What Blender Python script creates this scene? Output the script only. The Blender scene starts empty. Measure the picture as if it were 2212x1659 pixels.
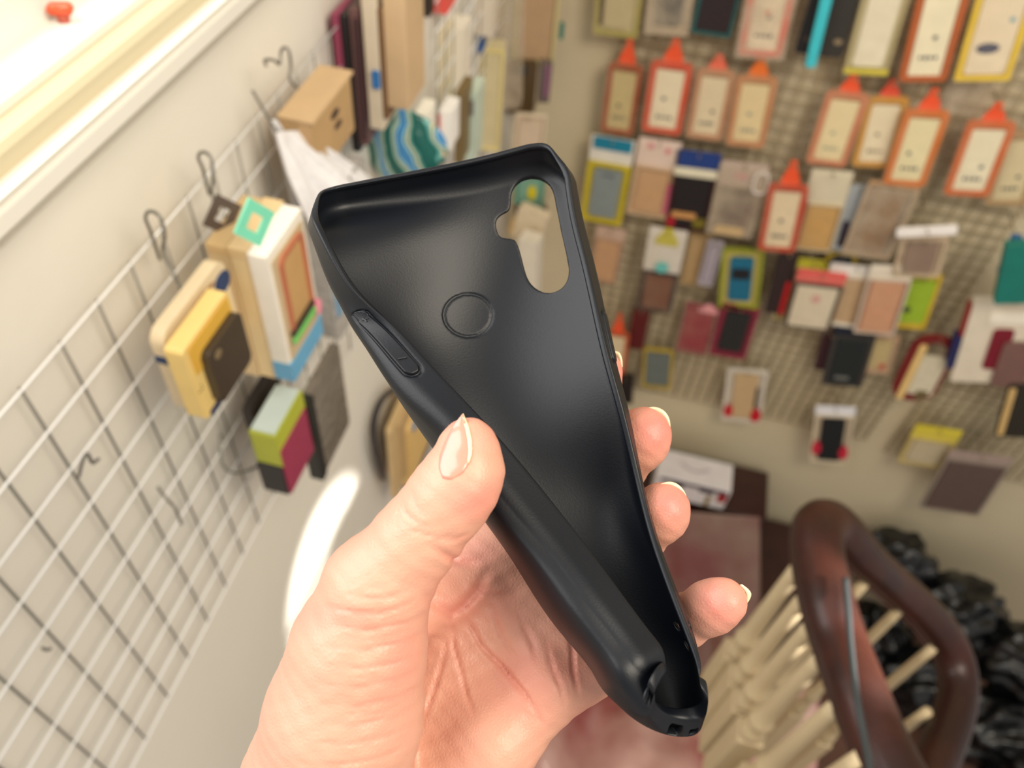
import bpy, bmesh, math, random
import numpy as np
from mathutils import Vector, Matrix

# ------------------------------------------------------------------ camera, world, lights
CX, CY, F = 1106.0, 829.5, 1712.0          # photograph is 2212 x 1659
scene = bpy.context.scene
COL = scene.collection
_up = np.array([156., 1460., -F]); _up /= np.linalg.norm(_up)
_fw = np.array([634., 1940., F]); _fw -= _up * _fw.dot(_up); _fw /= np.linalg.norm(_fw)
_rt = np.cross(_fw, _up)
if _rt[0] < 0: _rt = -_rt
CR = Vector((_rt[0], _fw[0], _up[0])); CU = Vector((_rt[1], _fw[1], _up[1])); CF = Vector((_rt[2], _fw[2], _up[2]))
cd = bpy.data.cameras.new('camera'); cam = bpy.data.objects.new('camera', cd); COL.objects.link(cam)
cam.matrix_world = Matrix(((CR.x, CU.x, -CF.x, 0), (CR.y, CU.y, -CF.y, 0), (CR.z, CU.z, -CF.z, 0), (0, 0, 0, 1)))
cd.sensor_fit = 'HORIZONTAL'; cd.sensor_width = 36.0; cd.lens = F / 2212 * 36.0
cd.clip_start = 0.02; cd.clip_end = 60
cd.dof.use_dof = True; cd.dof.focus_distance = 0.222
cd.dof.aperture_fstop = cd.lens / 2.5
scene.camera = cam

w = bpy.data.worlds.new('room_light'); scene.world = w; w.use_nodes = True
bg = w.node_tree.nodes['Background']; bg.inputs[0].default_value = (1.0, 0.95, 0.88, 1); bg.inputs[1].default_value = 0.50

def area_light(name, loc, target, sx, sy, power, color):
    l = bpy.data.lights.new(name, 'AREA'); l.shape = 'RECTANGLE'; l.size = sx; l.size_y = sy
    l.energy = power; l.color = color
    o = bpy.data.objects.new(name, l); COL.objects.link(o); o.location = loc
    o.rotation_euler = (Vector(target) - Vector(loc)).to_track_quat('-Z', 'Y').to_euler()
    return o
area_light('window_daylight', (-1.0, 0.0, 0.62), (0.0, 0.25, -0.3), 1.5, 1.2, 36, (1.0, 0.98, 0.96))
area_light('ceiling_lamp', (1.05, -0.2, 1.1), (0.0, 0.9, -0.9), 1.0, 1.0, 46, (1.0, 0.90, 0.74))
sp = bpy.data.lights.new('sun_patch_spot', 'SPOT'); sp.energy = 260; sp.spot_size = math.radians(10.5); sp.spot_blend = 0.12; sp.shadow_soft_size = 0.02  # added unseen spot lamp that makes the sunlit patch on the left wall
sp.color = (1.0, 0.96, 0.9)
spo = bpy.data.objects.new('sun_patch_spot', sp); COL.objects.link(spo)

scene.view_settings.view_transform = 'Standard'; scene.view_settings.look = 'None'
scene.view_settings.exposure = 0.1; scene.view_settings.gamma = 1.0
scene.view_settings.use_curve_mapping = False

# ------------------------------------------------------------------ projection helpers (metres, camera at the origin)
def ray(px, py):
    return CR * ((px - CX) / F) + CU * ((CY - py) / F) + CF
def at_depth(px, py, d): return ray(px, py) * d
def on_x(px, py, x): r = ray(px, py); return r * (x / r.x)
def on_y(px, py, y): r = ray(px, py); return r * (y / r.y)
def on_z(px, py, z): r = ray(px, py); return r * (z / r.z)

A = 0.42      # distance of the left wall
B = 2.10      # distance of the back wall
FLOOR = -3.45

# ------------------------------------------------------------------ materials
def lin(c):
    return tuple((v / 12.92 if v <= 0.04045 else ((v + 0.055) / 1.055) ** 2.4) for v in c)
_mats = {}
def mat(name, rgb, rough=0.6, metal=0.0, noise=0.0, nscale=20.0, bump=0.0, bscale=60.0, alpha=1.0, coat=0.0, sss=0.0, rgb2=None, trans=0.0, spec=0.5):
    """rgb in 0-255 display values of the surface itself"""
    if name in _mats: return _mats[name]
    m = bpy.data.materials.new(name); m.use_nodes = True; nt = m.node_tree; b = nt.nodes['Principled BSDF']
    c = lin([v / 255 for v in rgb])
    b.inputs['Base Color'].default_value = (*c, 1); b.inputs['Roughness'].default_value = rough
    b.inputs['Metallic'].default_value = metal; b.inputs['Alpha'].default_value = alpha
    b.inputs['Coat Weight'].default_value = coat; b.inputs['Specular IOR Level'].default_value = spec
    b.inputs['Transmission Weight'].default_value = trans
    if sss:
        b.inputs['Subsurface Weight'].default_value = sss; b.inputs['Subsurface Radius'].default_value = (1.0, 0.35, 0.2); b.inputs['Subsurface Scale'].default_value = 0.004
    tc = nt.nodes.new('ShaderNodeTexCoord')
    if noise or rgb2:
        n = nt.nodes.new('ShaderNodeTexNoise'); n.inputs['Scale'].default_value = nscale; n.inputs['Detail'].default_value = 4
        nt.links.new(tc.outputs['Object'], n.inputs['Vector'])
        r = nt.nodes.new('ShaderNodeValToRGB'); nt.links.new(n.outputs['Fac'], r.inputs['Fac']); nt.links.new(r.outputs['Color'], b.inputs['Base Color'])
        c2 = lin([v / 255 for v in rgb2]) if rgb2 else tuple(max(0, v * (1 - noise)) for v in c)
        r.color_ramp.elements[0].position = 0.35; r.color_ramp.elements[1].position = 0.65
        r.color_ramp.elements[0].color = (*c2, 1); r.color_ramp.elements[1].color = (*c, 1)
    if bump:
        n2 = nt.nodes.new('ShaderNodeTexNoise'); n2.inputs['Scale'].default_value = bscale; n2.inputs['Detail'].default_value = 5
        nt.links.new(tc.outputs['Object'], n2.inputs['Vector'])
        bp = nt.nodes.new('ShaderNodeBump'); bp.inputs['Strength'].default_value = bump; bp.inputs['Distance'].default_value = 0.01
        nt.links.new(n2.outputs['Fac'], bp.inputs['Height']); nt.links.new(bp.outputs['Normal'], b.inputs['Normal'])
    _mats[name] = m
    return m
def flat(rgb, rough=0.55):
    return mat('paint_%d_%d_%d' % tuple(rgb), rgb, rough=rough, noise=0.08, nscale=25)
def film(name='clear_plastic_film', rgb=(235, 228, 215), opacity=0.22):
    if name in _mats: return _mats[name]
    m = bpy.data.materials.new(name); m.use_nodes = True; nt = m.node_tree
    for n in list(nt.nodes): nt.nodes.remove(n)
    out = nt.nodes.new('ShaderNodeOutputMaterial'); t = nt.nodes.new('ShaderNodeBsdfTransparent'); g = nt.nodes.new('ShaderNodeBsdfPrincipled')
    g.inputs['Base Color'].default_value = (*lin([v / 255 for v in rgb]), 1); g.inputs['Roughness'].default_value = 0.22
    mx = nt.nodes.new('ShaderNodeMixShader'); n = nt.nodes.new('ShaderNodeTexNoise'); n.inputs['Scale'].default_value = 14; n.inputs['Detail'].default_value = 3
    mr = nt.nodes.new('ShaderNodeMapRange'); mr.inputs['From Min'].default_value = 0.35; mr.inputs['From Max'].default_value = 0.7
    mr.inputs['To Min'].default_value = opacity * 0.4; mr.inputs['To Max'].default_value = opacity * 1.6
    tc = nt.nodes.new('ShaderNodeTexCoord'); nt.links.new(tc.outputs['Object'], n.inputs['Vector']); nt.links.new(n.outputs['Fac'], mr.inputs['Value'])
    nt.links.new(mr.outputs['Result'], mx.inputs['Fac']); nt.links.new(t.outputs[0], mx.inputs[1]); nt.links.new(g.outputs[0], mx.inputs[2]); nt.links.new(mx.outputs[0], out.inputs[0])
    _mats[name] = m
    return m

# ------------------------------------------------------------------ object helpers
def link(name, me, m=None, parent=None, smooth=False):
    o = bpy.data.objects.new(name, me); COL.objects.link(o)
    if m: me.materials.append(m)
    if smooth:
        for p in me.polygons: p.use_smooth = True
    if parent: o.parent = parent
    return o
def bm_obj(name, bm, m, parent=None, smooth=False):
    me = bpy.data.meshes.new(name); bmesh.ops.recalc_face_normals(bm, faces=bm.faces[:]); bm.to_mesh(me); bm.free()
    return link(name, me, m, parent, smooth)
def np_obj(name, V, Q, m, parent=None, smooth=True):
    me = bpy.data.meshes.new(name); V = np.asarray(V, dtype=np.float32); Q = np.asarray(Q, dtype=np.int32)
    me.vertices.add(len(V)); me.vertices.foreach_set('co', V.ravel())
    k = Q.shape[1]
    me.loops.add(Q.size); me.loops.foreach_set('vertex_index', Q.ravel())
    me.polygons.add(len(Q)); me.polygons.foreach_set('loop_start', np.arange(0, Q.size, k, dtype=np.int32))
    me.update(calc_edges=True); me.validate()
    return link(name, me, m, parent, smooth)
def tag(o, label=None, cat=None, group=None, kind=None):
    if label: o['label'] = label
    if cat: o['category'] = cat
    if group: o['group'] = group
    if kind: o['kind'] = kind
    return o
def empty(name, loc=(0, 0, 0), rz=0.0, label=None, cat=None, group=None):
    o = bpy.data.objects.new(name, None); COL.objects.link(o); o.location = loc; o.rotation_euler = (0, 0, rz); o.empty_display_size = 0.02
    return tag(o, label, cat, group)
def add_box(bm, lo, hi, mtx=None, bevel=0.0):
    vs = [bm.verts.new((x, y, z)) for x in (lo[0], hi[0]) for y in (lo[1], hi[1]) for z in (lo[2], hi[2])]
    fs = [(0, 1, 3, 2), (4, 6, 7, 5), (0, 4, 5, 1), (2, 3, 7, 6), (0, 2, 6, 4), (1, 5, 7, 3)]
    faces = [bm.faces.new([vs[i] for i in f]) for f in fs]
    if bevel:
        es = list({e for f in faces for e in f.edges})
        r = bmesh.ops.bevel(bm, geom=es, offset=bevel, segments=2, affect='EDGES', profile=0.5)
        vs = list({v for f in r['faces'] for v in f.verts} | {v for v in vs if v.is_valid})
    if mtx is not None:
        for v in vs: v.co = mtx @ v.co
    return vs
def tube_mesh(pts, r, n=10, bm=None, caps=True, ell=None, upv=None):
    """sweep a round (or elliptical, ell=(a,b)) profile; r scalar or list"""
    own = bm is None
    if own: bm = bmesh.new()
    pts = [Vector(p) for p in pts]; N = len(pts)
    rs = r if hasattr(r, '__len__') else [r] * N
    prev = None; rings = []
    for i, p in enumerate(pts):
        t = (pts[min(i + 1, N - 1)] - pts[max(i - 1, 0)]).normalized()
        if upv is not None: u = (Vector(upv) - t * t.dot(Vector(upv)))
        elif prev is None:
            u = t.orthogonal()
        else: u = prev - t * t.dot(prev)
        if u.length < 1e-6: u = t.orthogonal()
        u.normalize(); prev = u; s = t.cross(u)
        a, b = (ell if ell else (1, 1))
        rings.append([bm.verts.new(p + u * (math.cos(k * 2 * math.pi / n) * rs[i] * a) + s * (math.sin(k * 2 * math.pi / n) * rs[i] * b)) for k in range(n)])
    for i in range(N - 1):
        for k in range(n):
            bm.faces.new((rings[i][k], rings[i][(k + 1) % n], rings[i + 1][(k + 1) % n], rings[i + 1][k]))
    if caps: bm.faces.new(rings[0][::-1]); bm.faces.new(rings[-1])
    return bm
def spline(pts, n=8):
    pts = [Vector(p) for p in pts]; out = []
    P = [2 * pts[0] - pts[1]] + pts + [2 * pts[-1] - pts[-2]]
    for i in range(1, len(P) - 2):
        for k in range(n):
            t = k / n; a, b, c, d = P[i - 1], P[i], P[i + 1], P[i + 2]
            out.append(0.5 * ((2 * b) + (c - a) * t + (2 * a - 5 * b + 4 * c - d) * t * t + (3 * b - a - 3 * c + d) * t ** 3))
    out.append(pts[-1]); return out
def rrect(wd, ht, r, n=5):
    r = min(r, wd / 2 - 1e-5, ht / 2 - 1e-5); out = []
    for cx, cz, a0 in ((wd / 2 - r, ht / 2 - r, 0), (-wd / 2 + r, ht / 2 - r, 90), (-wd / 2 + r, -ht / 2 + r, 180), (wd / 2 - r, -ht / 2 + r, 270)):
        for k in range(n + 1):
            a = math.radians(a0 + 90 * k / n); out.append((cx + r * math.cos(a), cz + r * math.sin(a)))
    return out
def slab(bm, outline, y0, y1, cx=0.0, cz=0.0, hole=None):
    """extrude an outline in local xz from y0 to y1; optional hole outline with the same number of points"""
    o0 = [bm.verts.new((cx + x, y0, cz + z)) for x, z in outline]; o1 = [bm.verts.new((cx + x, y1, cz + z)) for x, z in outline]
    n = len(outline)
    for k in range(n): bm.faces.new((o0[k], o0[(k + 1) % n], o1[(k + 1) % n], o1[k]))
    if hole is None:
        bm.faces.new(o0[::-1]); bm.faces.new(o1)
    else:
        h0 = [bm.verts.new((cx + x, y0, cz + z)) for x, z in hole]; h1 = [bm.verts.new((cx + x, y1, cz + z)) for x, z in hole]
        for k in range(n):
            k2 = (k + 1) % n
            bm.faces.new((h1[k], h1[k2], h0[k2], h0[k])); bm.faces.new((o1[k], o1[k2], h1[k2], h1[k])); bm.faces.new((o0[k2], o0[k], h0[k], h0[k2]))

def surface_nets(f, org, sp):
    """naive surface nets on a numpy field (negative inside); returns vertices and quads"""
    nx, ny, nz = f.shape; ins = f < 0
    c = [ins[i:nx - 1 + i, j:ny - 1 + j, k:nz - 1 + k] for i in (0, 1) for j in (0, 1) for k in (0, 1)]
    cnt = np.zeros(c[0].shape, np.uint8)
    for q in c: cnt += q
    act = (cnt > 0) & (cnt < 8); I, J, K = np.nonzero(act); idx = np.full(act.shape, -1, np.int32); idx[I, J, K] = np.arange(len(I))
    corner = np.stack([f[I + i, J + j, K + k] for i in (0, 1) for j in (0, 1) for k in (0, 1)], 1)
    off = np.array([(i, j, k) for i in (0, 1) for j in (0, 1) for k in (0, 1)], float)
    acc = np.zeros((len(I), 3)); num = np.zeros(len(I))
    for a in range(8):
        for b in range(a + 1, 8):
            if np.abs(off[a] - off[b]).sum() != 1: continue
            fa, fb = corner[:, a], corner[:, b]; m = (fa < 0) != (fb < 0); t = np.where(m, fa / np.where(m, fa - fb, 1), 0)
            acc += (off[a] + t[:, None] * (off[b] - off[a])) * m[:, None]; num += m
    V = (np.stack([I, J, K], 1) + acc / num[:, None]) * sp + org
    Q = []
    for ax in range(3):
        sl0 = [slice(1, -1)] * 3; sl0[ax] = slice(0, -1); sl1 = [slice(1, -1)] * 3; sl1[ax] = slice(1, None)
        a, b = ins[tuple(sl0)], ins[tuple(sl1)]; d = a != b
        i, j, k = np.nonzero(d); P = np.stack([i, j, k], 1); o = np.array([1, 1, 1]); o[ax] = 0; P = P + o
        flip = ins[tuple(P.T)]
        e1 = np.zeros(3, int); e2 = np.zeros(3, int); e1[(ax + 1) % 3] = 1; e2[(ax + 2) % 3] = 1
        q = np.stack([idx[tuple((P - e1 - e2).T)], idx[tuple((P - e2).T)], idx[tuple(P.T)], idx[tuple((P - e1).T)]], 1)
        q[~flip] = q[~flip][:, ::-1]; Q.append(q)
    return V, np.concatenate(Q)
FS = 1.12e-3     # foreground: photo-fitted millimetres to metres
def cam_to_world(P):
    P = np.asarray(P); R = np.array([CR, CU, CF]); return (P @ R) * FS
# ------------------------------------------------------------------ the phone case (canonical tray -> squeezed surface)
H = 38.5; L = 162.0
def nat_basis(xs):
    xs = np.array(xs, float); n = len(xs); h = np.diff(xs); Am = np.zeros((n, n)); Bm = np.zeros((n, n)); Am[0, 0] = Am[-1, -1] = 1
    for i in range(1, n - 1):
        Am[i, i - 1] = h[i - 1]; Am[i, i] = 2 * (h[i - 1] + h[i]); Am[i, i + 1] = h[i]
        Bm[i, i - 1] = 6 / h[i - 1]; Bm[i, i] = -6 / h[i - 1] - 6 / h[i]; Bm[i, i + 1] = 6 / h[i]
    M = np.linalg.solve(Am, Bm); I = np.eye(n)
    def ev(x):
        x = np.asarray(x, float); xc = np.clip(x, xs[0], xs[-1]); i = np.clip(np.searchsorted(xs, xc) - 1, 0, n - 2)
        a = (xs[i + 1] - xc) / h[i]; b = 1 - a; hh = (h[i] ** 2 / 6)
        R = a[:, None] * I[i] + b[:, None] * I[i + 1] + ((a ** 3 - a) * hh)[:, None] * M[i] + ((b ** 3 - b) * hh)[:, None] * M[i + 1]
        d = (I[i + 1] - I[i]) / h[i][:, None] + (-(3 * a ** 2 - 1) * h[i] / 6)[:, None] * M[i] + ((3 * b ** 2 - 1) * h[i] / 6)[:, None] * M[i + 1]
        return R + (x - xc)[:, None] * d, d
    return ev
CU_ = [-38.5, -28, -14, 0, 14, 28, 38.5]
ROWS = [
(0,[(655,470,219),(737,455,223),(843,435,225.9),(945.6,415.8,227.6),(1047.9,393.9,229.0),(1148.5,366.9,229.5),(1229,345,228.6),(658,420,212),(1216,303,220.9)]),
(12,[(672.9,509.9,208.2),(755.7,501.7,213.1),(860.6,490.9,219.6),(962.4,477.3,225.0),(1063.6,458.0,228.2),(1164.7,430.8,228.2),(1243,402,225.5),(688.3,481.7,200.2),(1222,386,217.2)]),
(24,[(700,593,204.7),(783.5,582.1,211.0),(882.1,566.5,218.9),(980.8,548.2,224.9),(1081.8,525.7,227.7),(1183.7,498.9,226.5),(1258.6,476.3,223.0),(736.9,576.3,197.5),(1234.3,473.4,214.9)]),
(36,[(728,653,203.3),(802.8,649.9,211.0),(898.5,638.7,219.6),(998.6,622.5,225.2),(1101.4,601.3,226.9),(1203.7,575.9,224.5),(1279.0,554.6,220.6),(781.0,637.0,197.5),(1253.4,550.9,212.6)]),
(48,[(757,704,201.0),(818.9,710.1,210.1),(911.9,710.6,219.4),(1014.5,700.3,224.4),(1119.0,681.3,224.9),(1221.5,655.9,221.7),(1297.2,633.7,217.6),(826.8,681.9,197.9),(1270.5,623.0,209.6)]),
(60,[(796,752,196.9),(838.9,773.2,206.7),(924.7,787.9,216.9),(1028.6,783.9,221.9),(1134.6,766.1,221.9),(1237.7,739.2,218.3),(1314.3,715.2,214.2),(881.2,736.1,197.2),(1286.9,697.3,206.4)]),
(70,[(860,830,192.5),(865.2,846,201.4),(937.1,868,212.5),(1040.0,864,218.4),(1147.7,842.8,218.8),(1252.4,814.6,215.4),(1330.1,789.2,211.7),(935.9,796.2,195.3),(1303.5,767.4,204.1)]),
(85,[(974,938,187),(950,966,197),(990,998,208),(1075,995,214),(1180,970,215),(1285,935,213),(1358,905,210),(1036,904,191),(1334,878,202)]),
(100,[(1080,1076,182),(1048,1101,188),(1070,1119,204),(1125,1110,212),(1222,1075,214),(1315,1050,213),(1380,1032,209),(1142,1027,188),(1367,1010,201)]),
(115,[(1178,1192,178),(1138,1216,183),(1136,1230,200),(1180,1215,209),(1270,1175,211),(1352,1150,209),(1408,1145,203),(1240,1152,184),(1400,1145,195)]),
(130,[(1263,1304,173),(1218,1331,178),(1211,1342,195),(1255,1315,204),(1335,1275,206),(1408,1255,202),(1450,1262,196),(1325,1266,179),(1441,1268,187)]),
(145,[(1342,1406,169),(1300,1432,173),(1290,1443,189),(1320,1420,198),(1395,1380,200),(1460,1365,196),(1494,1383,190),(1400,1368,175),(1487,1388,181)]),
(155,[(1380,1472,167),(1337,1494,171),(1330,1502,184),(1380,1500,191),(1445,1480,193),(1495,1455,190),(1505,1462,185),(1440,1428,173),(1511,1465,176)]),
(162,[(1420,1545,168),(1390,1552,171),(1400,1574,180),(1440,1588,184),(1483,1586,184),(1508,1568,181),(1520,1546,178),(1459,1486,172),(1518,1534,172)]),
]
EVU = nat_basis(CU_); EVV = nat_basis([r[0] for r in ROWS])
def pxmm(t): return ((t[0] - CX) / F * t[2], -(t[1] - CY) / F * t[2], t[2])
NET = np.array([[pxmm(t) for t in r[1]] for r in ROWS])           # rows x 9 x 3
PN = NET[:, :7]; WL = (NET[:, 7] - NET[:, 0]) / 9.0; WR = (NET[:, 8] - NET[:, 6]) / 9.0
def unit(a): return a / np.maximum(np.linalg.norm(a, axis=-1, keepdims=True), 1e-9)
def case_map(C):
    """canonical (u,v,h) millimetres -> camera-space millimetres"""
    out = np.empty_like(C)
    for s in range(0, len(C), 60000):
        c = C[s:s + 60000]; u, v, h = c[:, 0], c[:, 1], c[:, 2]; uc = np.clip(u, -H, H)
        bu, du = EVU(uc); bv, dv = EVV(v)
        P = np.einsum('ni,nj,ijk->nk', bv, bu, PN); Tu = np.einsum('ni,nj,ijk->nk', bv, du, PN); Tv = np.einsum('ni,nj,ijk->nk', dv, bu, PN)
        n = unit(np.cross(Tu, Tv))
        # inside normal: towards the camera at the top-centre
        e_ = np.clip((v - 146) / 14, 0, 1); e_ = (e_ * e_ * (3 - 2 * e_))[:, None]; n0 = unit(n * (1 - e_) + np.array([0.1, 0.85, -0.5]) * e_)
        e2_ = np.clip((14 - v) / 14, 0, 1); e2_ = (e2_ * e2_ * (3 - 2 * e2_))[:, None]; n0 = unit(n0 * (1 - e2_) + np.array([0.0, 0.54, -0.84]) * e2_)
        wl = bv @ WL; wr = bv @ WR
        lenl = np.linalg.norm(wl, axis=1, keepdims=True); lenr = np.linalg.norm(wr, axis=1, keepdims=True)
        s_ = np.clip((np.abs(uc) - 30) / 8.3, 0, 1); s_ = (s_ * s_ * (3 - 2 * s_))[:, None]
        wall = np.where((u < 0)[:, None], wl, wr)
        nn = n0 * (1 - s_) + wall * s_
        nn = unit(nn) * ((1 - s_) + np.where((u < 0)[:, None], lenl, lenr) * s_)
        o = unit(np.cross(nn, Tv)); o = o * np.sign(u)[:, None] * SGN
        out[s:s + 60000] = P + nn * h[:, None] + o * (np.abs(u) - H).clip(0)[:, None]
    return out
# orientation signs, checked at the middle of the top half
_b, _d = EVU(np.array([0.0])); _bv, _dv = EVV(np.array([30.0]))
_Tu = np.einsum('ni,nj,ijk->nk', _bv, _d, PN); _Tv = np.einsum('ni,nj,ijk->nk', _dv, _b, PN); _n = unit(np.cross(_Tu, _Tv))[0]
_o = unit(np.cross(_n[None], _Tv))[0]; SGN = 1.0 if _o[0] > 0 else -1.0
def sd_rr(x, y, hx, hy, r):
    qx = np.abs(x) - (hx - r); qy = np.abs(y) - (hy - r)
    return np.hypot(np.maximum(qx, 0), np.maximum(qy, 0)) + np.minimum(np.maximum(qx, qy), 0) - r
def sd_poly(x, y, P):
    P = np.array(P, float); d = np.full(x.shape, 1e9); s = np.ones(x.shape); j = len(P) - 1
    for i in range(len(P)):
        ex, ey = P[j] - P[i]; wx = x - P[i][0]; wy = y - P[i][1]; t = np.clip((wx * ex + wy * ey) / (ex * ex + ey * ey), 0, 1)
        d = np.minimum(d, (wx - ex * t) ** 2 + (wy - ey * t) ** 2)
        c1 = y >= P[i][1]; c2 = y < P[j][1]; c3 = ex * wy > ey * wx
        fl = (c1 & c2 & c3) | (~c1 & ~c2 & ~c3); s = np.where(fl, -s, s); j = i
    return s * np.sqrt(d)
def smax(a, b, k):
    h_ = np.maximum(k - np.abs(a - b), 0) / k; return np.maximum(a, b) + h_ * h_ * k * 0.25
def smin(a, b, k):
    h_ = np.maximum(k - np.abs(a - b), 0) / k; return np.minimum(a, b) - h_ * h_ * k * 0.25
HOLE = [(19.8, 11.0), (20.6, 6.7), (22.5, 3.6), (25.5, 2.3), (28.6, 3.1), (30.9, 5.6), (32.1, 9.1), (32.1, 14.1), (31.5, 24.6), (31.1, 36.3), (30.8, 38.7), (29.6, 41.4), (27.4, 43.2), (24.1, 43.5), (21.3, 42.0), (19.2, 38.9), (18.6, 35.2), (18.7, 28.6), (18.6, 25.3), (18.1, 23.5), (15.2, 22.3), (14.1, 21.2), (13.9, 17.7), (14.7, 14.9), (16.6, 13.6), (18.7, 13.1)]
# corners rounded by resampling the outline
def smooth_loop(P, it=2):
    P = np.array(P, float)
    for _ in range(it):
        Q = np.roll(P, -1, 0); P = np.stack([P * .75 + Q * .25, P * .25 + Q * .75], 1).reshape(-1, 2)
    return P
def seg_d(x, y, a, b):
    ex, ey = b[0] - a[0], b[1] - a[1]; t = np.clip(((x - a[0]) * ex + (y - a[1]) * ey) / (ex * ex + ey * ey), 0, 1)
    return np.hypot(x - a[0] - ex * t, y - a[1] - ey * t)
def build_case():
    sp_ = 0.42
    xs = np.arange(-41.5, 41.6, sp_); ys = np.arange(-3, L + 3.2, sp_); zs = np.arange(-2.6, 10.6, sp_)
    X, Y = np.meshgrid(xs, ys, indexing='ij'); Yc = Y - L / 2
    do = sd_rr(X, Yc, H + 1.25, L / 2 + 1.25, 14.2); di = sd_rr(X, Yc, H, L / 2, 13)
    dh = sd_poly(X, Y, smooth_loop(HOLE))
    ring = np.abs(np.hypot(X - 0, Y - 45) - 6.9)
    f = np.empty((len(xs), len(ys), len(zs)), np.float32)
    for k, z in enumerate(zs):
        # outer: bottom edge rounded by 2.2, rim by 0.5
        R1 = 5.0; R2 = 0.55
        if z < 4: d = np.hypot(np.maximum(do + R1, 0), max(-z - 1.3 + R1, 0)) + np.minimum(np.maximum(do + R1, -z - 1.3 + R1), 0) - R1
        else: d = np.hypot(np.maximum(do + R2, 0), max(z - 9 + R2, 0)) + np.minimum(np.maximum(do + R2, z - 9 + R2), 0) - R2
        lip = 0.5 * max(0.0, min(1.0, (z - 7.3) / 0.6))
        dc = di + lip; R3 = 3.8
        cav = np.hypot(np.maximum(dc + R3, 0), max(-z + R3, 0)) + np.minimum(np.maximum(dc + R3, -z + R3), 0) - R3
        g = np.maximum(d, -cav)
        if z < 3: g = smax(g, -dh, 0.5)
        g = np.maximum(g, 0.42 - np.hypot(ring * 0.95, (z - 0.0) * 1.0))
        # raised volume key groove on the left wall, power key groove on the right wall
        for sgn, pl_, rr in ((-1, ((45.2, 4.9), (50, 4.6), (58, 4.5), (68.2, 4.5)), 1.95), (1, ((57.0, 4.6), (69.5, 4.6)), 1.6)):
            m = (X * sgn > 34)
            sd_ = np.min([seg_d(Y, np.full_like(Y, z), pl_[q], pl_[q + 1]) for q in range(len(pl_) - 1)], axis=0)
            e = np.abs(sd_ - rr) - 0.36
            g = np.where(m, np.maximum(g, -np.maximum(e, np.abs(np.abs(X) - (H + 1.25)) - 0.5)), g)
            e2 = sd_ - (rr - 0.15)
            g = np.where(m, smin(g, np.maximum(e2, np.abs(np.abs(X) - (H + 1.0)) - 0.75), 0.3), g)
        # lanyard eyelets on the right wall
        for v_, h_ in ((141.0, 4.6), (146.0, 4.6)):
            e = np.hypot(Y - v_, z - h_) - 1.15; g = np.where(X > 36, np.maximum(g, -e), g)
        for u_, v_ in ((30.5, 143.0), (31.5, 148.5)): g = np.maximum(g, 1.4 - np.hypot(X - u_, Y - v_)) if z < 4 else g
        # end wall: charging port, speaker slots, microphone
        e = sd_rr(X - 0, np.full_like(X, z) - 4.2, 5.2, 2.0, 1.9); g = np.where(Y > L - 2, smax(g, -e, 0.3), g)
        e = sd_rr(X - 14.5, np.full_like(X, z) - 4.0, 4.6, 0.9, 0.8); g = np.where(Y > L - 2, np.maximum(g, -e), g)
        f[:, :, k] = g
    return surface_nets(f, np.array([xs[0], ys[0], zs[0]]), sp_)

case_black = mat('matte_black_silicone', (8, 12, 19), rough=0.44, bump=0.04, bscale=1800, spec=0.33)
case_empty = empty('phone_case', tuple(Vector(cam_to_world(np.array([pxmm((1190, 950, 205))]))[0])), 0, 'dark grey matte silicone phone case bent open between thumb and fingers', 'phone case')
def under(o, par):
    o.parent = par; o.matrix_parent_inverse = Matrix.Translation(par.location).inverted() if par.type == 'EMPTY' else Matrix.Identity(4)
    return o
V_, Q_ = build_case()
shell = under(np_obj('case_shell', cam_to_world(case_map(V_)), Q_, case_black), case_empty)
# plus and minus marks embossed on the volume key
def key_mark(name, segs):
    bm = bmesh.new()
    for (a, b) in segs:
        a = np.array(a, float); b = np.array(b, float); n_ = 6
        t = b - a; t = t / np.linalg.norm(t); q = np.array([-t[1], t[0]]) * 0.17
        ring = []
        for k in range(n_):
            p = a + (b - a) * k / (n_ - 1)
            can = np.array([[-H - 1.74, p[0] + q[0], p[1] + q[1]], [-H - 1.74, p[0] - q[0], p[1] - q[1]], [-H - 2.05, p[0] - q[0], p[1] - q[1]], [-H - 2.05, p[0] + q[0], p[1] + q[1]]])
            ring.append([bm.verts.new(Vector(v)) for v in cam_to_world(case_map(can))])
        for k in range(n_ - 1):
            for j in range(4): bm.faces.new((ring[k][j], ring[k][(j + 1) % 4], ring[k + 1][(j + 1) % 4], ring[k + 1][j]))
        bm.faces.new(ring[0]); bm.faces.new(ring[-1][::-1])
    return under(bm_obj(name, bm, mat('case_mark_black', (26, 28, 32), rough=0.4)), case_empty)
key_mark('plus_mark', [((47.6, 4.7), (50.4, 4.55)), ((49.0, 3.7), (49.0, 5.6))])
key_mark('minus_mark', [((65.6, 3.5), (65.8, 5.4))])
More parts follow.
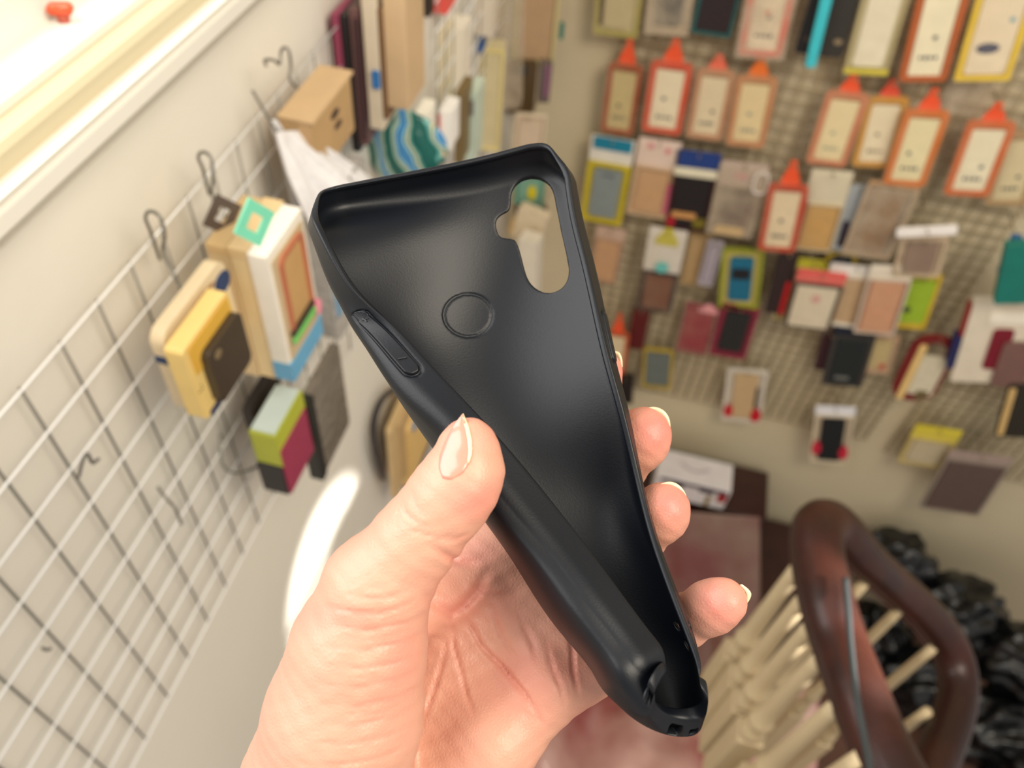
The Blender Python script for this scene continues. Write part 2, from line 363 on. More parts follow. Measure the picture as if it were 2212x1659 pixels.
# ------------------------------------------------------------------ the hand: one continuous sculpted surface
def P3(px, py, d): return np.array(pxmm((px, py, d)))
def cone(X, a, b):
    """distance to a tapered capsule; a,b = (px,py,depth,radius_px)"""
    pa, pb = P3(*a[:3]), P3(*b[:3]); ra, rb = a[3] * a[2] / F, b[3] * b[2] / F
    ba = pb - pa; t = np.clip(((X - pa) @ ba) / (ba @ ba), 0, 1)
    return np.linalg.norm(X - pa - t[..., None] * ba, axis=-1) - (ra + (rb - ra) * t)
THUMB = [(1012, 962, 172, 60), (1008, 1012, 172, 73), (985, 1055, 172, 80), (955, 1095, 173, 81), (900, 1162, 175, 87), (815, 1270, 178, 112), (775, 1400, 181, 141), (745, 1540, 184, 164), (705, 1700, 190, 178), (650, 1900, 204, 185), (600, 2080, 216, 200)]
PALM = [((760, 1740, 207, 110), (1085, 1215, 221, 84)), ((800, 1760, 207, 110), (1165, 1290, 221, 84)), ((860, 1780, 205, 110), (1222, 1370, 217, 78)),
        ((940, 1790, 201, 105), (1060, 1600, 203, 90)), ((1060, 1600, 203, 90), (1180, 1470, 207, 78)), ((1180, 1470, 207, 78), (1262, 1436, 212, 62)),
        ((1085, 1215, 221, 84), (1165, 1290, 221, 84)), ((1165, 1290, 221, 84), (1222, 1370, 217, 78)), ((1222, 1370, 217, 78), (1262, 1436, 212, 64)),
        ((760, 1740, 208, 118), (1000, 1440, 217, 95)), ((1000, 1440, 217, 95), (1100, 1360, 219, 95)), ((900, 1760, 206, 120), (1040, 1520, 212, 95)),
        ((820, 1360, 196, 70), (1020, 1240, 215, 66)), ((760, 1740, 207, 130), (680, 1950, 218, 175)), ((680, 1950, 218, 175), (620, 2100, 230, 190)), ((900, 1780, 203, 120), (800, 2000, 214, 160))]
FINGERS = [[(1085, 1215, 221, 82), (1150, 1120, 231, 76), (1235, 1030, 238, 72), (1280, 905, 231, 60), (1297, 803, 220, 48)],
           [(1165, 1290, 221, 82), (1265, 1120, 236, 70), (1322, 1020, 231, 62), (1382, 950, 221, 61), (1391, 936, 219, 56)],
           [(1222, 1370, 217, 76), (1305, 1240, 232, 66), (1368, 1165, 222, 60), (1426, 1110, 212, 58), (1433, 1098, 210, 54)],
           [(1262, 1436, 212, 62), (1370, 1396, 214, 56), (1470, 1345, 207, 54), (1538, 1311, 199, 54), (1563, 1299, 196, 50)]]
def chain(X, pts, k):
    d = None
    for a, b in zip(pts[:-1], pts[1:]):
        e = cone(X, a, b); d = e if d is None else smin(d, e, k)
    return d
def crease(x, y, pts, amp, sg):
    """groove along a polyline, fading out towards both ends"""
    d = np.full(x.shape, 1e9); tt = np.zeros(x.shape); ln = [math.dist(a, b) for a, b in zip(pts[:-1], pts[1:])]; tot = sum(ln); s0 = 0
    for (a, b), l in zip(zip(pts[:-1], pts[1:]), ln):
        t = np.clip(((x - a[0]) * (b[0] - a[0]) + (y - a[1]) * (b[1] - a[1])) / (l * l), 0, 1); e = np.hypot(x - a[0] - t * (b[0] - a[0]), y - a[1] - t * (b[1] - a[1]))
        tt = np.where(e < d, (s0 + t * l) / tot, tt); d = np.minimum(d, e); s0 += l
    f_ = np.clip(np.minimum(tt, 1 - tt) * 3.2, 0, 1) ** 0.7
    return amp * f_ * (np.exp(-(d / sg) ** 2) - 0.25 * np.exp(-((d - 2.4 * sg) / sg) ** 2))
CREASES = [ # px polylines, depth mm, width px
    ([(1000, 1325), (1040, 1395), (1085, 1440), (1135, 1500), (1160, 1540), (1174, 1572)], 1.1, 5),
    ([(1178, 1380), (1192, 1440), (1212, 1490), (1222, 1530)], 0.6, 5), ([(1228, 1360), (1236, 1400), (1238, 1450), (1250, 1505)], 0.9, 5), ([(1120, 1330), (1150, 1390), (1160, 1440)], 0.4, 6), ([(1010, 1250), (1060, 1285), (1120, 1290)], 0.4, 7),
    ([(975, 1325), (980, 1396), (994, 1443), (1008, 1504), (1030, 1560)], 0.6, 5), ([(968, 1378), (952, 1443), (933, 1504), (905, 1575)], 0.6, 5),
    ([(912, 1285), (945, 1308), (975, 1325), (1000, 1310), (1030, 1275), (1060, 1225)], 1.0, 10), ([(930, 1180), (990, 1215), (1040, 1215)], 0.8, 8),
    ([(1020, 1380), (1090, 1460), (1150, 1540)], 0.4, 4), ([(1060, 1300), (1080, 1370), (1120, 1430)], 0.5, 5),
    ([(868, 1075), (872, 1105), (900, 1130), (935, 1140)], 0.35, 4), ([(858, 1090), (862, 1122), (890, 1148), (950, 1162), (990, 1150)], 0.4, 4),
    ([(890, 1068), (900, 1098), (925, 1118)], 0.3, 4), ([(850, 1110), (858, 1140), (885, 1165)], 0.25, 4), ([(945, 1165), (985, 1165), (1020, 1150)], 0.4, 5),
    ([(905, 1290), (870, 1310), (820, 1325), (760, 1322), (700, 1308)], 0.7, 5), ([(915, 1330), (880, 1345), (800, 1362), (720, 1352)], 0.6, 5),
    ([(880, 1275), (840, 1290), (790, 1292), (730, 1278)], 0.45, 4.5), ([(918, 1368), (870, 1388), (790, 1404), (700, 1398)], 0.5, 4.5),
    ([(918, 1405), (860, 1430), (780, 1444), (690, 1436)], 0.45, 4.5), ([(917, 1440), (860, 1468), (770, 1486), (680, 1476)], 0.45, 4.5),
    ([(915, 1478), (850, 1510), (770, 1526), (680, 1520)], 0.4, 4.5), ([(912, 1515), (850, 1550), (760, 1568), (670, 1560)], 0.45, 4.5),
    ([(905, 1555), (840, 1590), (750, 1608), (660, 1602)], 0.4, 4.5), ([(895, 1600), (830, 1635), (740, 1652), (650, 1650)], 0.45, 4.5),
    ([(840, 1375), (780, 1385), (730, 1378)], 0.25, 3.5), ([(870, 1455), (800, 1468), (740, 1462)], 0.25, 3.5), ([(860, 1530), (800, 1545), (730, 1542)], 0.25, 3.5),
    ([(830, 1215), (800, 1240), (760, 1262), (720, 1268)], 0.25, 4), ([(860, 1250), (820, 1268), (770, 1276)], 0.3, 4)]
def hand_field(X):
    t = chain(X, THUMB, 4.0)
    p = None
    for a, b in PALM:
        e = cone(X, a, b); p = e if p is None else smin(p, e, 7.0)
    fg = None
    for c in FINGERS:
        e = chain(X, c, 3.0); fg = e if fg is None else smin(fg, e, 0.8)
    p = smin(p, fg, 3.0)
    d = smin(t, p, 2.5)
    x = CX + F * X[..., 0] / X[..., 2]; y = CY - F * X[..., 1] / X[..., 2]
    # thumb is flatter under the nail, fuller on the pad
    d = d - 0.5 * np.exp(-(((x - 1040) / 34) ** 2 + ((y - 1030) / 60) ** 2))
    m = X[..., 2] < 216
    for pts, am, sg in CREASES:
        xs_ = [q[0] for q in pts]; ys_ = [q[1] for q in pts]
        b = m & (np.abs(d) < 4) & (x > min(xs_) - 25) & (x < max(xs_) + 25) & (y > min(ys_) - 25) & (y < max(ys_) + 25)
        if b.any(): d[b] += crease(x[b], y[b], pts, am * 0.8, sg * 0.8)
    # soft undulation of the skin
    b = np.abs(d) < 3
    Xb = X[b]; d[b] += 0.10 * np.sin(Xb[:, 0] * 0.9 + 1.3 * np.sin(Xb[:, 1] * 0.31)) * np.sin(Xb[:, 1] * 1.25 + Xb[:, 0] * 0.2)
    return d
def build_hand():
    s_ = 0.7
    xs = np.arange(-92, 66, s_); ys = np.arange(-168, 14, s_); zs = np.arange(146, 252, s_)
    f = np.empty((len(xs), len(ys), len(zs)), np.float32)
    for i in range(0, len(xs), 12):
        X = np.stack(np.meshgrid(xs[i:i + 12], ys, zs, indexing='ij'), -1)
        f[i:i + 12] = hand_field(X)
    f[:, :2, :] = np.maximum(f[:, :2, :], 0.5); f[:2] = np.maximum(f[:2], .5); f[:, :, -2:] = np.maximum(f[:, :, -2:], .5)
    return surface_nets(f, np.array([xs[0], ys[0], zs[0]]), s_)
def skin_material():
    m = mat('skin', (232, 178, 150), rough=0.45, sss=0.12, spec=0.4); nt = m.node_tree; b = nt.nodes['Principled BSDF']
    at = nt.nodes.new('ShaderNodeAttribute'); at.attribute_name = 'flush'
    tc = nt.nodes.new('ShaderNodeTexCoord'); n = nt.nodes.new('ShaderNodeTexNoise'); n.inputs['Scale'].default_value = 45; n.inputs['Detail'].default_value = 3
    nt.links.new(tc.outputs['Object'], n.inputs['Vector'])
    ma = nt.nodes.new('ShaderNodeMath'); ma.operation = 'MULTIPLY_ADD'; ma.inputs[1].default_value = 0.5; nt.links.new(n.outputs['Fac'], ma.inputs[0])
    nt.links.new(at.outputs['Fac'], ma.inputs[2])
    r = nt.nodes.new('ShaderNodeValToRGB'); nt.links.new(ma.outputs[0], r.inputs['Fac']); nt.links.new(r.outputs['Color'], b.inputs['Base Color'])
    r.color_ramp.elements[0].position = 0.12; r.color_ramp.elements[0].color = (*lin((0.785, 0.595, 0.505)), 1)
    r.color_ramp.elements[1].position = 1.05 if False else 1.0; r.color_ramp.elements[1].color = (*lin((0.81, 0.47, 0.42)), 1)
    # fine skin texture: cells and fine ridges
    v = nt.nodes.new('ShaderNodeTexVoronoi'); v.inputs['Scale'].default_value = 900; v.feature = 'DISTANCE_TO_EDGE'; nt.links.new(tc.outputs['Object'], v.inputs['Vector'])
    n2 = nt.nodes.new('ShaderNodeTexNoise'); n2.inputs['Scale'].default_value = 260; n2.inputs['Detail'].default_value = 6; nt.links.new(tc.outputs['Object'], n2.inputs['Vector'])
    ad = nt.nodes.new('ShaderNodeMath'); ad.operation = 'ADD'; nt.links.new(v.outputs['Distance'], ad.inputs[0]); nt.links.new(n2.outputs['Fac'], ad.inputs[1])
    bp = nt.nodes.new('ShaderNodeBump'); bp.inputs['Strength'].default_value = 0.22; bp.inputs['Distance'].default_value = 0.0006
    nt.links.new(ad.outputs[0], bp.inputs['Height']); nt.links.new(bp.outputs['Normal'], b.inputs['Normal'])
    return m
HV, HQ = build_hand()
hand = np_obj('hand', cam_to_world(HV), HQ, skin_material())
tag(hand, 'bare left hand with the palm open, pinching the dark phone case', 'hand')
# blood-flushed patches: pads of the fingers and thumb, knuckle creases, palm centre
hx = CX + F * HV[:, 0] / HV[:, 2]; hy = CY - F * HV[:, 1] / HV[:, 2]; fl = np.zeros(len(HV))
for px, py, rx, ry, a in ((1420, 930, 45, 50, .75), (1455, 1085, 40, 50, .85), (1560, 1300, 60, 60, .55), (1030, 1085, 60, 45, .45), (1010, 1300, 80, 90, .35), (1040, 940, 40, 60, .25), (1140, 1480, 90, 90, .25), (1345, 800, 30, 60, .5),
                          (740, 1330, 110, 30, .25), (860, 1420, 50, 90, .2), (1230, 1450, 60, 60, .3), (1020, 1200, 60, 50, .3), (1000, 960, 30, 60, .3)):
    fl = np.maximum(fl, a * np.exp(-((hx - px) / rx) ** 2 - ((hy - py) / ry) ** 2))
for pts, am, sg in CREASES:
    fl = np.minimum(1, fl + np.where(HV[:, 2] < 216, crease(hx, hy, pts, min(0.16, am * 0.2), sg * 1.4), 0))
at_ = hand.data.attributes.new('flush', 'FLOAT', 'POINT'); at_.data.foreach_set('value', fl.astype(np.float32))

# nails
nail_mat = mat('nail_pink', (204, 136, 118), rough=0.25, sss=0.15, coat=0.3); nail_tip_mat = mat('nail_free_edge', (222, 200, 164), rough=0.3, sss=0.1)
def surf_depth(px, py, z0=150.0, z1=215.0):
    """march along camera rays to the hand surface"""
    px = np.asarray(px, float); py = np.asarray(py, float); z = np.full(px.shape, z0)
    for _ in range(60):
        X = np.stack([(px - CX) / F * z, -(py - CY) / F * z, z], -1); z = np.minimum(z + np.maximum(hand_field(X.reshape(-1, 3)).reshape(z.shape), -1) * 0.8, z1)
    return z
def nail_patch(name, left, right, rows, cols, lift, m, parent, bulge=0.0):
    """left / right: px edge curves from base to tip; plate lies on the skin"""
    L_ = np.array(left, float); R_ = np.array(right, float)
    def res(Pl, n_):
        s_ = np.concatenate([[0], np.cumsum(np.linalg.norm(np.diff(Pl, axis=0), axis=1))]); t = np.linspace(0, s_[-1], n_)
        return np.stack([np.interp(t, s_, Pl[:, 0]), np.interp(t, s_, Pl[:, 1])], 1)
    a, b = res(L_, rows), res(R_, rows); t = np.linspace(0, 1, cols)[None, :, None]
    G = a[:, None] * (1 - t) + b[:, None] * t; z = surf_depth(G[..., 0], G[..., 1]) ; z = np.minimum(z, np.median(z) + 4.0); zz = z.copy()
    for _ in range(3):
        zz[1:-1] = (zz[:-2] + 2 * zz[1:-1] + zz[2:]) / 4; zz[:, 1:-1] = (zz[:, :-2] + 2 * zz[:, 1:-1] + zz[:, 2:]) / 4
    z = np.minimum(np.minimum(z, zz + 0.4), np.median(z) + 3.0) - lift - bulge * np.sin(np.pi * np.linspace(0, 1, cols))[None, :]
    T = np.stack([(G[..., 0] - CX) / F * z, -(G[..., 1] - CY) / F * z, z], -1); D = T.copy(); D[..., 2] += 0.9
    D[..., 0] = (G[..., 0] - CX) / F * D[..., 2]; D[..., 1] = -(G[..., 1] - CY) / F * D[..., 2]
    Vn = np.concatenate([T.reshape(-1, 3), D.reshape(-1, 3)]); n_ = rows * cols; Q = []
    for i in range(rows - 1):
        for j in range(cols - 1):
            k = i * cols + j; Q += [(k, k + cols, k + cols + 1, k + 1), (n_ + k, n_ + k + 1, n_ + k + cols + 1, n_ + k + cols)]
    rim = [j for j in range(cols)] + [i * cols + cols - 1 for i in range(1, rows)] + [(rows - 1) * cols + j for j in range(cols - 2, -1, -1)] + [i * cols for i in range(rows - 2, 0, -1)]
    for q in range(len(rim)): a_, b_ = rim[q], rim[(q + 1) % len(rim)]; Q.append((a_, b_, n_ + b_, n_ + a_))
    return np_obj(name, cam_to_world(Vn), Q, m, parent)
nail_patch('thumbnail', [(956, 1033), (947, 1010), (949, 985), (960, 955), (975, 925), (990, 905), (999, 894)], [(972, 1036), (998, 1024), (1012, 1003), (1016, 980), (1014, 955), (1009, 930), (1001, 896)], 16, 10, 0.10, nail_mat, hand, 0.15)
nail_patch('nail_free_edge', [(1009, 1000), (1012, 975), (1010, 950), (1005, 925), (996, 897)], [(1013, 1000), (1020, 978), (1019, 950), (1013, 922), (1001, 893)], 12, 4, 0.3, nail_tip_mat, hand)
def finger_nail(arc, d0, wpx, depth_mm, parent):
    """thin curved plate on the far side of a fingertip: only its free edge shows past the pad"""
    bm = bmesh.new(); rows = []
    for q, (dd, sc) in enumerate(((-0.2, 1.0), (depth_mm * 0.5, 1.0), (depth_mm, 0.93))):
        ring = []
        for off in (0, 1):
            for k, (x, y) in enumerate(arc):
                cx_ = sum(p[0] for p in arc) / len(arc); cy_ = sum(p[1] for p in arc) / len(arc)
                t = math.sin(math.pi * k / (len(arc) - 1)); w_ = wpx * t * (1 - off) 
                mx, my = arc[len(arc) // 2]; bx, by = (arc[0][0] + arc[-1][0]) / 2, (arc[0][1] + arc[-1][1]) / 2
                l = math.hypot(mx - bx, my - by); ux, uy = (mx - bx) / l, (my - by) / l
                xx = x + ux * (w_ - 6 * off); yy = y + uy * (w_ - 6 * off)
                ring.append(bm.verts.new(Vector(cam_to_world(P3(bx + (xx - bx) * sc, by + (yy - by) * sc, d0 + dd)[None])[0])))
        rows.append(ring)
    n_ = len(arc)
    for a, b in zip(rows[:-1], rows[1:]):
        for o in (0, n_):
            for k in range(n_ - 1): bm.faces.new((a[o + k], a[o + k + 1], b[o + k + 1], b[o + k]))
    for r_ in (rows[0], rows[-1]):
        for k in range(n_ - 1): bm.faces.new((r_[k], r_[k + 1], r_[n_ + k + 1], r_[n_ + k]))
    bmesh.ops.remove_doubles(bm, verts=bm.verts[:], dist=1e-5)
    return bm_obj('fingernail', bm, nail_tip_mat, parent, True)
def arc_pts(pts, n=4): return [(p.x, p.y) for p in spline([(a, b, 0) for a, b in pts], n)]
finger_nail(arc_pts([(1385, 886), (1408, 881), (1430, 889), (1444, 906), (1449, 930)]), 218, 4, 7, hand)
finger_nail(arc_pts([(1412, 1052), (1440, 1043), (1463, 1050), (1480, 1070), (1485, 1094)]), 209, 4, 7, hand)
finger_nail(arc_pts([(1603, 1262), (1614, 1274), (1618, 1286), (1612, 1302), (1600, 1316)]), 195, 5, 7, hand)
finger_nail(arc_pts([(1330, 758), (1338, 764), (1343, 778), (1345, 792)]), 219, 2, 5, hand)
# ------------------------------------------------------------------ room shell
wall_paint = mat('cream_wall_paint', (232, 227, 216), rough=0.75, noise=0.04, nscale=3, bump=0.08, bscale=25)
back_paint = mat('warm_back_wall_paint', (214, 200, 168), rough=0.75, noise=0.05, nscale=3, bump=0.08, bscale=25)
trim_paint = mat('white_gloss_trim', (236, 233, 224), rough=0.35, noise=0.03, nscale=6)
def struct(name, bm, m): return tag(bm_obj(name, bm, m), kind='structure')
def rowk(py): r = ray(0, py); return r.z / r.x           # z/x ratio of a line parallel to the left wall through image column 0
SILLZ = -A * rowk(540)
bm = bmesh.new(); prof = [(-A, -1.6), (-A, B + 0.02)]
prof += [(-A - 0.12, B + 0.02), (-A - 0.12, -1.6)]
lo = [bm.verts.new((x, y, FLOOR)) for x, y in prof]; hi = [bm.verts.new((x, y, SILLZ)) for x, y in prof]
for i in range(len(prof)): j = (i + 1) % len(prof); bm.faces.new((lo[i], lo[j], hi[j], hi[i]))
bm.faces.new(lo[::-1]); bm.faces.new(hi); struct('wall_left', bm, wall_paint)
# upper part of the left wall beyond the window
bm = bmesh.new(); add_box(bm, (-A - 0.12, 1.05, SILLZ), (-A, B + 0.02, 1.5)); struct('wall_left', bm, wall_paint)
bm = bmesh.new(); add_box(bm, (-A - 0.12, B, FLOOR), (3.2, B + 0.1, 1.5)); struct('wall_back', bm, back_paint)
bm = bmesh.new(); add_box(bm, (-A - 0.12, -1.6, FLOOR - 0.1), (3.2, B + 0.1, FLOOR)); struct('floor', bm, mat('brown_floor_tile', (120, 84, 70), rough=0.3, noise=0.3, nscale=5))
# window stool and sashes: a stepped section running along the wall
def strip(name, sec, m, y0=-1.5, y1=1.05):
    bm = bmesh.new(); a = [bm.verts.new((x, y0, z)) for x, z in sec]; b = [bm.verts.new((x, y1, z)) for x, z in sec]
    n = len(sec)
    for i in range(n): j = (i + 1) % n; bm.faces.new((a[i], a[j], b[j], b[i]))
    bm.faces.new(a[::-1]); bm.faces.new(b); return struct(name, bm, m)
X0 = -A + 0.035
z1 = X0 * rowk(540); z2 = X0 * rowk(468); z3 = X0 * rowk(440)
strip('trim_1', [(-A - 0.1, z1), (X0 - 0.006, z1), (X0, z1 + 0.006), (X0, z2), (X0 - 0.008, z2 + 0.003), (X0 - 0.008, z3 - 0.003), (X0, z3), (X0, z3 + 0.002), (-A - 0.1, z3 + 0.002)], trim_paint)
za = z3 + 0.002; x2 = za / rowk(388); zb = x2 * rowk(320); x3 = zb / rowk(250); zc = x3 * rowk(214); x4 = zc / rowk(118)
cream_shadow = mat('cream_gloss_shade', (204, 192, 160), rough=0.4, noise=0.03, nscale=6)  # the riser's shade is put into this darker cream
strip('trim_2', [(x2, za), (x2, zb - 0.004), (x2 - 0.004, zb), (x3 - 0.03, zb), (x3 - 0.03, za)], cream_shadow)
strip('trim_3', [(x3, zb), (x3, zc - 0.003), (x3 - 0.003, zc), (x4 - 0.02, zc), (x4 - 0.02, zb)], trim_paint)
# window frame with a pane beyond the sill
wf = empty('window_1'); wf['kind'] = 'structure'
bm = bmesh.new(); add_box(bm, (x4 - 0.05, -1.5, zc), (x4, 1.05, zc + 0.03)); add_box(bm, (x4 - 0.05, -1.5, 1.0), (x4, 1.05, 1.06)); add_box(bm, (x4 - 0.05, 1.0, zc), (x4, 1.05, 1.06)); add_box(bm, (x4 - 0.05, -1.5, zc), (x4, -1.45, 1.06))
bm_obj('window_frame', bm, trim_paint, wf)
bm = bmesh.new(); add_box(bm, (x4 - 0.032, -1.45, zc + 0.03), (x4 - 0.028, 1.0, 1.0)); bm_obj('glass', bm, film('window_glass', (235, 245, 235), 0.05), wf)
def solid(name, lo, hi, rgb, label, cat, parent=None, bevel=0.0, m=None, group=None):
    bm = bmesh.new(); add_box(bm, lo, hi, bevel=bevel); o = bm_obj(name, bm, m or flat(rgb), parent)
    return tag(o, label, cat, group) if label else o
# small red clip standing on the window stool
c = on_z(140, 48, zc); clip = empty('plastic_clip', c, 0.4, 'small orange red plastic clip lying on the white window sill', 'clip')
bm = bmesh.new(); slab(bm, rrect(0.018, 0.008, 0.004), -0.003, 0.003, 0, 0.010); bm_obj('jaw', bm, mat('clip_orange', (238, 92, 52), rough=0.3), clip, True)
bm = bmesh.new(); slab(bm, rrect(0.008, 0.007, 0.002), -0.002, 0.002, 0.0, 0.0035); bm_obj('lever', bm, mat('clip_rust', (190, 90, 70), rough=0.4), clip, True)

# ------------------------------------------------------------------ wire grids
wire_white = mat('lit_white_wire', (246, 246, 246), rough=0.28, spec=0.6); wire_cream = mat('cream_coated_wire', (168, 150, 114), rough=0.45); wire_steel_shade = mat('steel_and_shaded_wire', (128, 125, 118), rough=0.35, metal=0.5)
def rod(bm, a, b, r, n=6): tube_mesh([a, b], r, n, bm)
def grid_x(x, ys, zs, r, name, m, label):
    bm = bmesh.new(); bm2 = bmesh.new()
    for y in ys: rod(bm, (x, y, zs[0]), (x, y, zs[-1]), r)
    for z in zs: rod(bm2, (x + 2 * r * 0.9, ys[0] - 0.02, z), (x + 2 * r * 0.9, ys[-1] + 0.02, z), r)
    e = empty(name, (x, ys[0], zs[0]), 0, label, 'grid')
    under(bm_obj('upright_wires', bm, wire_steel_shade, None, True), e); under(bm_obj('cross_wires', bm2, m, None, True), e); return e  # shade is put into darker uprights, caught light into whiter cross wires
cs = A * 0.1198
ys_l = [A * 0.671 + cs * k * 0.96 for k in range(-6, 22)]; zs_l = [-A * 1.10 - cs * 1.003 * k for k in range(11)]
grid_x(-A + 0.016, ys_l[:19], zs_l, 0.0013, 'wire_grid', wire_white, 'white wire display grid on the left wall below the window sill')
def grid_y(y, xs, zs, r, name, m, label):
    bm = bmesh.new(); bm2 = bmesh.new()
    for x in xs: rod(bm, (x, y, zs[0]), (x, y, zs[-1]), r)
    for z in zs: rod(bm2, (xs[0] - 0.01, y - 1.8 * r, z), (xs[-1] + 0.01, y - 1.8 * r, z), r)
    e = empty(name, (xs[0], y, zs[0]), 0, label, 'grid')
    under(bm_obj('upright_wires', bm, m, None, True), e); under(bm_obj('cross_wires', bm2, m, None, True), e); return e
gy = B - 0.02; gc = 0.04
grid_y(gy, [-0.14 + gc * k for k in range(30)], [-0.3 - gc * k for k in range(51)], 0.0027, 'wire_grid', wire_cream, 'cream wire display grid covering the middle of the back wall')
grid_y(gy, [1.115 + gc * k for k in range(22)], [-0.3 - gc * k for k in range(52)], 0.0027, 'wire_grid', wire_cream, 'cream wire display grid at the right end of the back wall')
zs_f = [-0.5 - 0.05 * k for k in range(14)]
grid_x(-A + 0.014, [1.30 + 0.05 * k for k in range(13)], zs_f, 0.0013, 'wire_grid', wire_white, 'white wire grid on the far part of the left wall behind stacked packages')

# ------------------------------------------------------------------ things hanging on the back wall
def layer(par, name, shape, cx, cz, w_, h_, y0, y1, m, r=0.006, b=0.012):
    bm = bmesh.new()
    if shape == 'rr': slab(bm, rrect(w_, h_, r), y0, y1, cx, cz)
    elif shape == 'ring': slab(bm, rrect(w_, h_, r), y0, y1, cx, cz, rrect(w_ - 2 * b, h_ - 2 * b, max(r - b * 0.5, 0.002)))
    elif shape == 'tab':   # hang tab: triangle-topped card with a slot
        o = [(-w_ / 2, -h_ / 2), (w_ / 2, -h_ / 2), (w_ / 2, -h_ * 0.22), (w_ * 0.2, h_ * 0.28), (w_ * 0.16, h_ / 2), (-w_ * 0.16, h_ / 2), (-w_ * 0.2, h_ * 0.28), (-w_ / 2, -h_ * 0.22)]
        slab(bm, o, y0, y1, cx, cz)
    elif shape == 'scallop':
        n = 7; o = [(w_ / 2, h_ / 2), (-w_ / 2, h_ / 2), (-w_ / 2, -h_ / 2)]
        for k in range(n): o += [(-w_ / 2 + w_ * (k + 0.5) / n, -h_ / 2 + 0.006), (-w_ / 2 + w_ * (k + 1) / n, -h_ / 2)]
        slab(bm, o, y0, y1, cx, cz)
    elif shape == 'marks':
        rnd = random.Random(int((cx + cz + w_) * 1e5) & 1023)
        for k in range(4):
            xx = cx - w_ / 2 + w_ * (k + 0.5) / 4; hh = h_ * rnd.uniform(0.6, 1.0); slab(bm, rrect(w_ / 4 * 0.72, hh, 0.0015, 2), y0, y1, xx, cz)
        slab(bm, rrect(w_ * 0.22, h_ * 0.9, 0.001, 2), y0, y1, cx + rnd.uniform(-.3, .3) * w_, cz + h_ * rnd.uniform(3.0, 5.0))
    elif shape == 'dot': slab(bm, [(w_ / 2 * math.cos(t * math.pi / 8), h_ / 2 * math.sin(t * math.pi / 8)) for t in range(16)], y0, y1, cx, cz)
    return bm_obj(name, bm, m, par)
def hook(root_pt, out_pt, m=None, r=0.0016):
    """wire peg from the grid to the front of a package, tip turned up"""
    a = Vector(root_pt); b = Vector(out_pt); bm = tube_mesh([a, b, b + Vector((0, 0, 0.012)) + (b - a).normalized() * 0.006], r, 6)
    return bm_obj('display_hook', bm, m or wire_cream, None, True)
HOOKS = []
def pack(name, label, cat, top, bot, wpx, off, spec, tilt=0.0, wall='back', group=None, peg=True, thick=0.012, rz=0.0):
    """top/bot: pixel of the top and bottom centre on the plane at distance off in front of the back wall"""
    yp = B - off; T = on_y(top[0], top[1], yp); Bt = on_y(bot[0], bot[1], yp); mid = (T + Bt) / 2; dep = mid.dot(CF)
    w_ = wpx / F * dep; h_ = (T - Bt).length; ang = math.atan2(T.x - Bt.x, T.z - Bt.z)
    e = empty(name, T, 0, label, cat, group); e.rotation_euler = (0, ang, math.radians(rz))
    for s_ in spec:
        nm, sh, fx, fz, fw, fh, y0, y1, m = s_[:9]; kw = s_[9] if len(s_) > 9 else {}
        kw = {k: (v * w_ if k in 'rb' else v) for k, v in kw.items()}
        layer(e, nm, sh, fx * w_, -fz * h_, fw * w_, fh * h_, y0, y1, m, **kw)
    if peg: HOOKS.append((Vector((T.x, gy, T.z - 0.006)), Vector((T.x, yp - thick - 0.02, T.z - 0.004)), label))
    return e
POUCH = film('clear_plastic_film', (222, 204, 170), 0.05); POUCH2 = film('cloudy_plastic_film', (214, 198, 172), 0.26)
def c_(*rgb): return flat(rgb, 0.5)
ink = c_(66, 70, 84); HC = c_(244, 88, 44)
def card_case(frame, card, tab=HC, pouch=POUCH, marks=ink, top=0.24, fw=0.9, scallop=True):
    """orange hang tab, thick coloured frame, cream insert card in a clear pouch"""
    s = []
    if tab: s.append(('hang_tab', 'tab', 0, top * 0.55, 0.42, top * 1.15, -0.008, -0.004, tab))
    s += [('phone_case', 'ring', 0, top + (1 - top) / 2, fw, 1 - top, -0.012, 0.0, frame, dict(r=0.12, b=0.14)), ('backing', 'rr', 0, top + (1 - top) / 2, fw * 0.9, (1 - top) * 0.96, -0.002, 0.001, frame, dict(r=0.1)),
          ('insert_card', 'scallop' if scallop else 'rr', 0.0, top + (1 - top) * 0.53, fw * 0.68, (1 - top) * 0.84, -0.010, -0.003, card)]
    if marks: s.append(('printed_mark', 'marks', 0.0, top + (1 - top) * 0.76, fw * 0.42, 0.042, -0.0106, -0.0100, marks))
    if pouch: s.append(('clear_pouch', 'rr', 0, top + (1 - top) / 2 - 0.02, fw * 1.14, (1 - top) * 1.08, -0.0165, -0.0160, pouch, dict(r=0.04)))
    return s
def carton(edge, face, inner, header=None, pouch=None, extra=(), htop=0.22, b=0.09, iw=0.6, ih=0.74):
    s = []
    t = 0.0
    if header: s.append(('header_card', 'rr', 0, htop / 2, 1.0, htop, -0.006, -0.002, header, dict(r=0.03))); t = htop
    s += [('carton_frame', 'ring', 0, t + (1 - t) / 2, 1.0, 1 - t, -0.012, 0.0, edge, dict(r=0.04, b=b)), ('backing', 'rr', 0, t + (1 - t) / 2, 0.96, (1 - t) * 0.97, -0.003, 0.001, face, dict(r=0.03)),
          ('phone_case', 'rr', 0, t + (1 - t) / 2, iw, (1 - t) * ih, -0.011, -0.003, inner, dict(r=0.08))]
    s += list(extra)
    if pouch: s.append(('clear_pouch', 'rr', 0, 0.52, 1.08, 0.98, -0.0165, -0.0160, pouch, dict(r=0.04)))
    return s
CR_, CR2 = c_(232, 216, 178), c_(240, 230, 200)
def G(r, g, b): return c_(r, g, b)
P_ = pack
